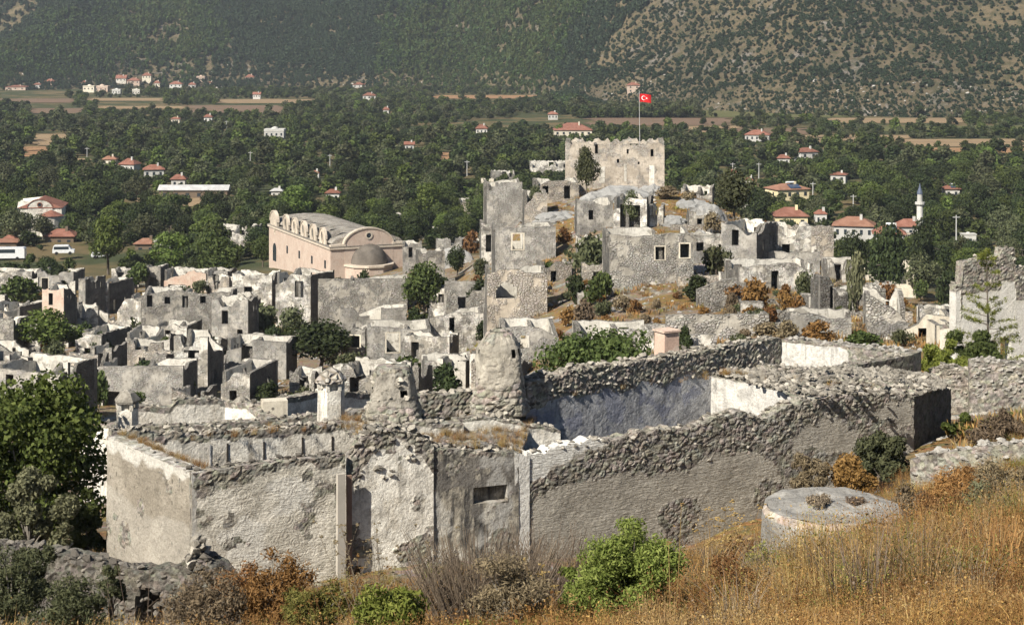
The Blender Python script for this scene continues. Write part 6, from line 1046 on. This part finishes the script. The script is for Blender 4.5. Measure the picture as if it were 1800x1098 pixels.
def bigplant(label, px, d, rx, h, n, leaf, mat, seed, name='shrub', cat='shrub', lobes=14, low=.15, twigs=18, twmat='bark', py=None, aspect=1.9, flat=.9, shell=.4, spread=.62, ls=(.34, .26), mound=True):
    """near bush or tree: stems, many small leaves in uneven lobes"""
    g = gd(px, d); z = g.z if py is None else CH-(py-PY0)/F*d; e = empty(name, (g.x, g.y, z)); prop(e, label, cat); rg = random.Random(seed); L = lobed(rg, rx, h*low, h*.88, lobes, flat, spread, ls)
    if mound and name == 'shrub':
        L = []
        for i in range(lobes*2):
            a = rg.random()*6.283; ph = math.asin(rg.random()); q = rg.uniform(.35, .84)*(1+.18*math.sin(3*a+seed)); s_ = rx*rg.uniform(.17, .33); L.append((rx*q*math.cos(a)*math.cos(ph), rx*q*math.sin(a)*math.cos(ph), h*(.16+.70*q/.84*math.sin(ph)), s_, s_, s_*rg.uniform(.7, 1.05)))
    m = MB()
    for i in range(twigs):
        l = L[i % len(L)]; q = (l[0]*rg.uniform(.5, 1.1), l[1]*rg.uniform(.5, 1.1), l[2]*rg.uniform(.7, 1.05)); m.tube([(rg.uniform(-.1, .1)*rx, rg.uniform(-.1, .1)*rx, -.15), (q[0]*.4, q[1]*.4, q[2]*.55), q], [.035*rx, .022*rx, .006*rx], 5)
    m.build('stems' if name == 'shrub' else 'trunk', [MAT[twmat]], e); V, Q = leaves(n, L, leaf, seed, aspect, shell); obj('crown', mesh('crown', V, Q, MAT[mat]), e); return e
bigplant('large leafy fig tree beside the plastered corner at the left edge', 48, 61, 3.4, 6.6, 26000, .125, 'leaf_bright', 101, 'tree', 'tree', 46, .12, 40, 'bark_grey', aspect=1.4, spread=.85, ls=(.18, .2)); bigplant('pale twiggy shrub in front of the fig tree', 50, 56, 1.4, 3.3, 10000, .08, 'leaf_sage', 102, py=985, twmat='bark_grey'); bigplant('smaller fig sapling against the plastered corner', 152, 58, .8, 2.8, 3000, .15, 'leaf_mid', 103, aspect=1.3, py=985)
bigplant('rounded bright green bush low in the middle of the picture', 1105, 18, .70, 1.5, 52000, .0145, 'leaf_fresh', 104, lobes=44, low=.06, aspect=3.2, twigs=46, shell=.55, spread=.84, ls=(.16, .18)); bigplant('yellow-green bush at the bottom edge left of the dry broom', 690, 17, .55, 1.05, 22000, .02, 'leaf_yellow', 105, lobes=30, spread=.9, ls=(.16, .18), aspect=3.0, twigs=24); bigplant('small yellow-green bush at the bottom edge beside the dry broom', 815, 16, .3, .72, 9000, .02, 'leaf_yellow', 106, lobes=9, aspect=3); bigplant('green side shoot of the bright bush', 1010, 18.6, .2, 1.12, 2600, .022, 'leaf_fresh', 107, lobes=8, aspect=3)
bigplant('olive green shrub on the bottom left wall', 45, 38, .75, 1.5, 11000, .036, 'leaf_olive', 108, lobes=10, aspect=2.4, py=1062); bigplant('dark thin shrub rising in the bottom left weeds', 195, 37, .4, 1.6, 1400, .045, 'leaf_olive', 109, lobes=8, py=1075); bigplant('feathery green shrub against the end of the long house', 1552, 58, 1.15, 2.1, 7000, .06, 'leaf_olive', 110, lobes=16, aspect=3, py=852); bigplant('rust-orange shrub beside the cistern', 1490, 54, .95, 1.5, 6500, .05, 'leaf_rust', 111, lobes=14, aspect=2.6, py=866); bigplant('grey-brown dry shrub left of the rust-orange one', 1425, 54, .75, 1.3, 4500, .035, 'leaf_dun', 112, lobes=10, aspect=4, py=864)
bigplant('green bush behind the right end of the long house', 1690, 66, .8, 1.4, 8000, .055, 'leaf_bright', 113, lobes=10, py=785); bigplant('low green bush by the right terrace wall', 1762, 66, .6, .9, 5500, .05, 'leaf_bright', 114, lobes=8, py=752); bigplant('brown dry thicket below the right terrace wall', 1750, 60, 1.1, 1.3, 5000, .045, 'leaf_dun', 115, lobes=12, aspect=4, py=785); bigplant('pale sage shrub in the dry grass at the right', 1740, 33, .7, .8, 5000, .03, 'leaf_sage', 116, lobes=10, py=905)
bigplant('spreading fig thicket behind the rubble rear wall', 1050, 84, 3.0, 2.6, 11000, .13, 'leaf_mid', 117, lobes=26, aspect=1.4, py=662, flat=.75, twmat='bark_grey'); bigplant('yellow-green mound of shrub on the end of the retaining wall', 1665, 82, 1.4, 1.5, 12000, .06, 'leaf_yellow', 118, lobes=12, aspect=2.6, py=655); bigplant('dark green shrub at the foot of the pine sapling', 1712, 84, 1.6, 2.1, 14000, .07, 'leaf_mid', 119, lobes=12, aspect=2.6, py=655)
for (lb, px, d, rx, h, n_l, lf, mt, sd, py) in [('rust scrub at the bottom right of the bright bush', 1290, 17.5, .42, .62, 6500, .014, 'leaf_rust', 121, 1100), ('dun scrub in front of the cistern', 1400, 24, .5, .6, 6000, .018, 'leaf_dun', 122, 1040), ('orange-brown scrub right of the cistern', 1660, 30, .8, .75, 8000, .022, 'leaf_rust', 123, 965), ('grey-brown scrub at the bottom right', 1560, 17, .45, .55, 6000, .014, 'leaf_dun', 124, 1110), ('rust scrub at the bottom right corner', 1740, 18, .5, .6, 7000, .014, 'leaf_rust', 125, 1090), ('olive scrub in the bottom left weeds', 130, 26, .5, .7, 5000, .02, 'leaf_olive', 126, 1110), ('rust scrub under the plastered front', 480, 30, .7, .8, 6500, .024, 'leaf_rust', 127, 1088), ('dun scrub at the bottom left of the middle', 360, 24, .6, .6, 6000, .018, 'leaf_dun', 128, 1110), ('dull green scrub at the right edge', 1790, 27, .5, .6, 5500, .018, 'leaf_olive', 129, 975), ('low green bush at the bottom left edge', 20, 28, .7, .9, 6500, .022, 'leaf_olive', 130, 1105), ('dun scrub above the cistern on the slope', 1600, 42, .7, .7, 5000, .03, 'leaf_dun', 131, 905), ('rust scrub by the low grey terrace wall', 1700, 44, .6, .7, 5000, .03, 'leaf_rust', 132, 868), ('grey dead scrub on the cistern lid edge', 1440, 40.0, .35, .22, 1500, .02, 'straw_grey', 133, 884), ('pale dead tuft on the cistern lid', 1500, 40.3, .3, .18, 1300, .02, 'straw_grey', 134, 886), ('olive-green weed mound right of the pale thistles', 1345, 22, .5, .5, 6000, .016, 'straw_green', 135, 1062), ('grey weed mound at the bottom edge under the cistern', 1450, 18, .5, .5, 7000, .013, 'straw_grey', 136, 1100), ('sage weed mound in the grass right of the cistern', 1690, 24, .6, .5, 6500, .017, 'leaf_sage', 137, 1010), ('rust weed mound in the grass below the sage one', 1640, 20, .5, .5, 7000, .014, 'leaf_rust', 138, 1055), ('orange weed mound on the right slope', 1780, 22, .55, .55, 7000, .015, 'straw_orange', 139, 1030), ('dun weed mound on the upper right slope', 1765, 38, .8, .7, 6500, .025, 'leaf_dun', 140, 890), ('orange weed mound above the sage shrub', 1690, 38, .8, .7, 6500, .025, 'straw_orange', 141, 905), ('brown weed mound left of the bright bush', 900, 17, .4, .6, 6000, .013, 'leaf_dun', 142, 1105), ('olive weed mound at the bottom right corner', 1800, 16, .4, .4, 6000, .012, 'leaf_olive', 143, 1100), ('rust weed mound between thistles and cistern', 1300, 26, .5, .55, 6000, .018, 'leaf_rust', 144, 1030), ('green-gold weed mound below the plastered front', 560, 24, .5, .55, 6000, .017, 'straw_green', 145, 1105), ('golden weed mound beside the plastered front corner', 420, 34, .6, .7, 5500, .023, 'straw_orange', 146, 1080)]:
    bigplant(lb, px, d, rx*(1.2 if d < 39 else 1), h*(1.5 if d < 39 else 1), int(n_l*1.3), lf, mt, sd, lobes=26, low=.12, aspect=3.4, twigs=40, py=py, spread=.95, ls=(.14, .16), twmat='bark_grey', shell=.55)
def stalks(label, px, d, n, h, spread, mat, seed, name='dry_weed', cat='dry weed', heads=1, hr=.022, wd=.004, py=None, hm=None, fork=2):
    g = gd(px, d); z = g.z if py is None else CH-(py-PY0)/F*d; e = empty(name, (g.x, g.y, z)); prop(e, label, cat); rg = random.Random(seed); m = MB(); hd = MB()
    for i in range(n):
        a = rg.uniform(0, 6.28); q = spread*math.sqrt(rg.random()); l = h*rg.uniform(.6, 1.05); ln = rg.uniform(0, .3); b = Vector((q*.4*math.cos(a), q*.4*math.sin(a), -.05)); t = b+Vector((math.cos(a)*ln*l+q*.6*math.cos(a), math.sin(a)*ln*l, l)); m.tube([b, (b+t)*.5+Vector((rg.uniform(-.02, .02), 0, .03)), t], [wd, wd*.8, wd*.5], 4); ends = [t]
        for j in range(fork):
            s = b+(t-b)*rg.uniform(.55, .85); e2 = s+Vector((rg.uniform(-.12, .12), rg.uniform(-.12, .12), rg.uniform(.05, .2)))*h; m.tube([s, e2], [wd*.6, wd*.4], 4); ends.append(e2)
        if heads:
            for q_ in ends:
                for j in range(5):
                    V = HULLS[rg.randrange(10)]; o_ = Vector((rg.gauss(0, 1), rg.gauss(0, 1), rg.gauss(0, .5)))*hr*.6; hd.add([(q_.x+o_.x+v[0]*hr*1.1, q_.y+o_.y+v[1]*hr*1.1, q_.z+o_.z+v[2]*hr*.9) for v in V[0]], V[1])
    m.build('stems', [MAT[mat]], e)
    if heads: hd.build('seed_heads', [MAT[hm or mat]], e)
stalks('thick brown clump of dry broom stems at the bottom middle', 850, 18.5, 520, 1.35, .75, 'straw_grey', 201, 'broom_clump', 'broom', heads=0, wd=.0055, fork=2); stalks('brown seed-headed weeds on the left of the dry broom', 690, 20, 34, 1.75, .6, 'straw_grey', 202, hr=.03, hm='leaf_dun'); stalks('single tall thistle stalk right of the bright green bush', 1182, 17, 2, 1.72, .02, 'straw', 203, hr=.03, fork=0)
stalks('group of pale thistles left of the cistern', 1262, 20, 12, 1.5, .3, 'straw', 204, hr=.035); stalks('tan thistles left behind the bright bush', 985, 17.5, 7, 1.0, .2, 'straw', 205, hr=.03); stalks('weeds with brown heads at the bottom left of the middle', 600, 22, 16, 1.5, .5, 'leaf_rust', 206, hr=.03); stalks('tall pinkish dead stems in the bottom left weeds', 250, 30, 12, 1.9, .7, 'straw_grey', 207, heads=0, wd=.008); stalks('rust coloured weeds below the plastered front', 440, 27, 60, 1.2, 1.3, 'straw_orange', 208, hr=.02, wd=.005); stalks('dry broom stems behind the bright bush', 960, 21, 160, 1.5, .5, 'straw_grey', 209, heads=0, wd=.005)
LN = [(1462, 900, 'round cistern'), (1105, 1000, 'rounded bright bush'), (1490, 830, 'rust-orange shrub'), (1740, 890, 'pale sage shrub'), (1700, 800, 'low grey terrace wall'), (1262, 960, 'pale thistles'), (850, 1040, 'dry broom'), (1600, 1040, 'bottom right corner'), (690, 1060, 'yellow-green bush'), (300, 1040, 'tumbled dry-stone wall'), (480, 1030, 'plastered front')]
rg = random.Random(77)
TWD = [tuft(31, 160, .9, .7, .004, 'straw', .8, 2), tuft(32, 170, .8, .8, .004, 'straw_orange', .9, 4), tuft(33, 160, .9, .7, .0045, 'straw_grey', .8, 1), tuft(34, 150, .7, .8, .0045, 'leaf_rust', .9, 5), tuft(35, 150, .75, .8, .005, 'straw_green', .8, 3), tuft(36, 170, .55, .9, .005, 'leaf_sage', .9, 3)]
TWN = ['tall pale straw clump', 'orange weed clump', 'grey-brown dead weed clump', 'rust weed clump', 'yellow-green weed clump', 'sage-green weed clump']
for i in range(380):
    px = rg.uniform(1190, 1830) if i < 310 else rg.uniform(-30, 760); d = math.exp(rg.uniform(math.log(14.5), math.log(46))) if i < 310 else rg.uniform(18, 38); g = gd(px, d); py = PY0+(CH-g.z)/d*F
    if py > 1180 or math.hypot(g.x-cis.location.x, g.y-cis.location.y) < 2 or (1330 < px < 1600 and 33 < d < 41): continue
    k = rg.choices(range(6), [.27, .25, .16, .14, .12, .06])[0]; o = obj('weed_clump', TWD[k], None, g, rg.random()*6, rg.uniform(.5, 1.3)*min(1.1, .75+d/90)); prop(o, where(TWN[k], px, py, LN), 'weeds', 'weed clumps in the near dry grass')
for i in range(26):
    px = rg.uniform(1345, 1640); d = rg.uniform(35.5, 38.3); g = gd(px, d); k = rg.choices(range(6), [.3, .3, .16, .16, .05, .03])[0]; o = obj('weed_clump', TWD[k], None, g, rg.random()*6, rg.uniform(.7, 1.35)); prop(o, where('bigger '+TWN[k], px, PY0+(CH-g.z)/d*F, LN), 'weeds', 'weed clumps in the near dry grass')
# pine sapling
g = gd(1735, 88); PS = empty('pine_sapling', g); prop(PS, 'thin pine sapling with sparse bright needles in front of the white ruin', 'tree'); Hp = CH-(440-PY0)/F*88-g.z; m = MB(); m.tube([(0, 0, -.2), (.05, 0, Hp*.5), (-.03, 0, Hp)], [.07, .05, .012], 6); rg = random.Random(8); nv = []
for i in range(46):
    t_ = rg.uniform(.14, .98); a = rg.uniform(0, 6.28); l = (1-t_)*1.9+.35; s = Vector((.03, 0, Hp*t_)); q = s+Vector((math.cos(a)*l, math.sin(a)*l, l*rg.uniform(.1, .45))); m.tube([s, q], [.018, .006], 4)
    for j in range(4): nv.append((s.x+(q.x-s.x)*(.45+.18*j), s.y+(q.y-s.y)*(.45+.18*j), s.z+(q.z-s.z)*(.45+.18*j), .2, .2, .16))
m.build('trunk', [MAT['bark']], PS); V, Q = leaves(4200, nv, .034, 9, 6, .7); obj('crown', mesh('crown', V, Q, MAT['leaf_yellow']), PS)
# ---------------------------------------------------------------- air
m, nt, b = newmat('haze'); nt.nodes.remove(b); pv = nt.nodes.new('ShaderNodeVolumePrincipled'); pv.inputs['Color'].default_value = (.80, .88, 1, 1); pv.inputs['Density'].default_value = .00009; pv.inputs['Anisotropy'].default_value = .2; nt.links.new(pv.outputs[0], nt.nodes['Material Output'].inputs['Volume'])
hz = MB().box(-3400, 3400, -60, 3460, CH-75, CH+460).build('haze', [m]); prop(hz, 'thin bluish air over the valley', kind='stuff')
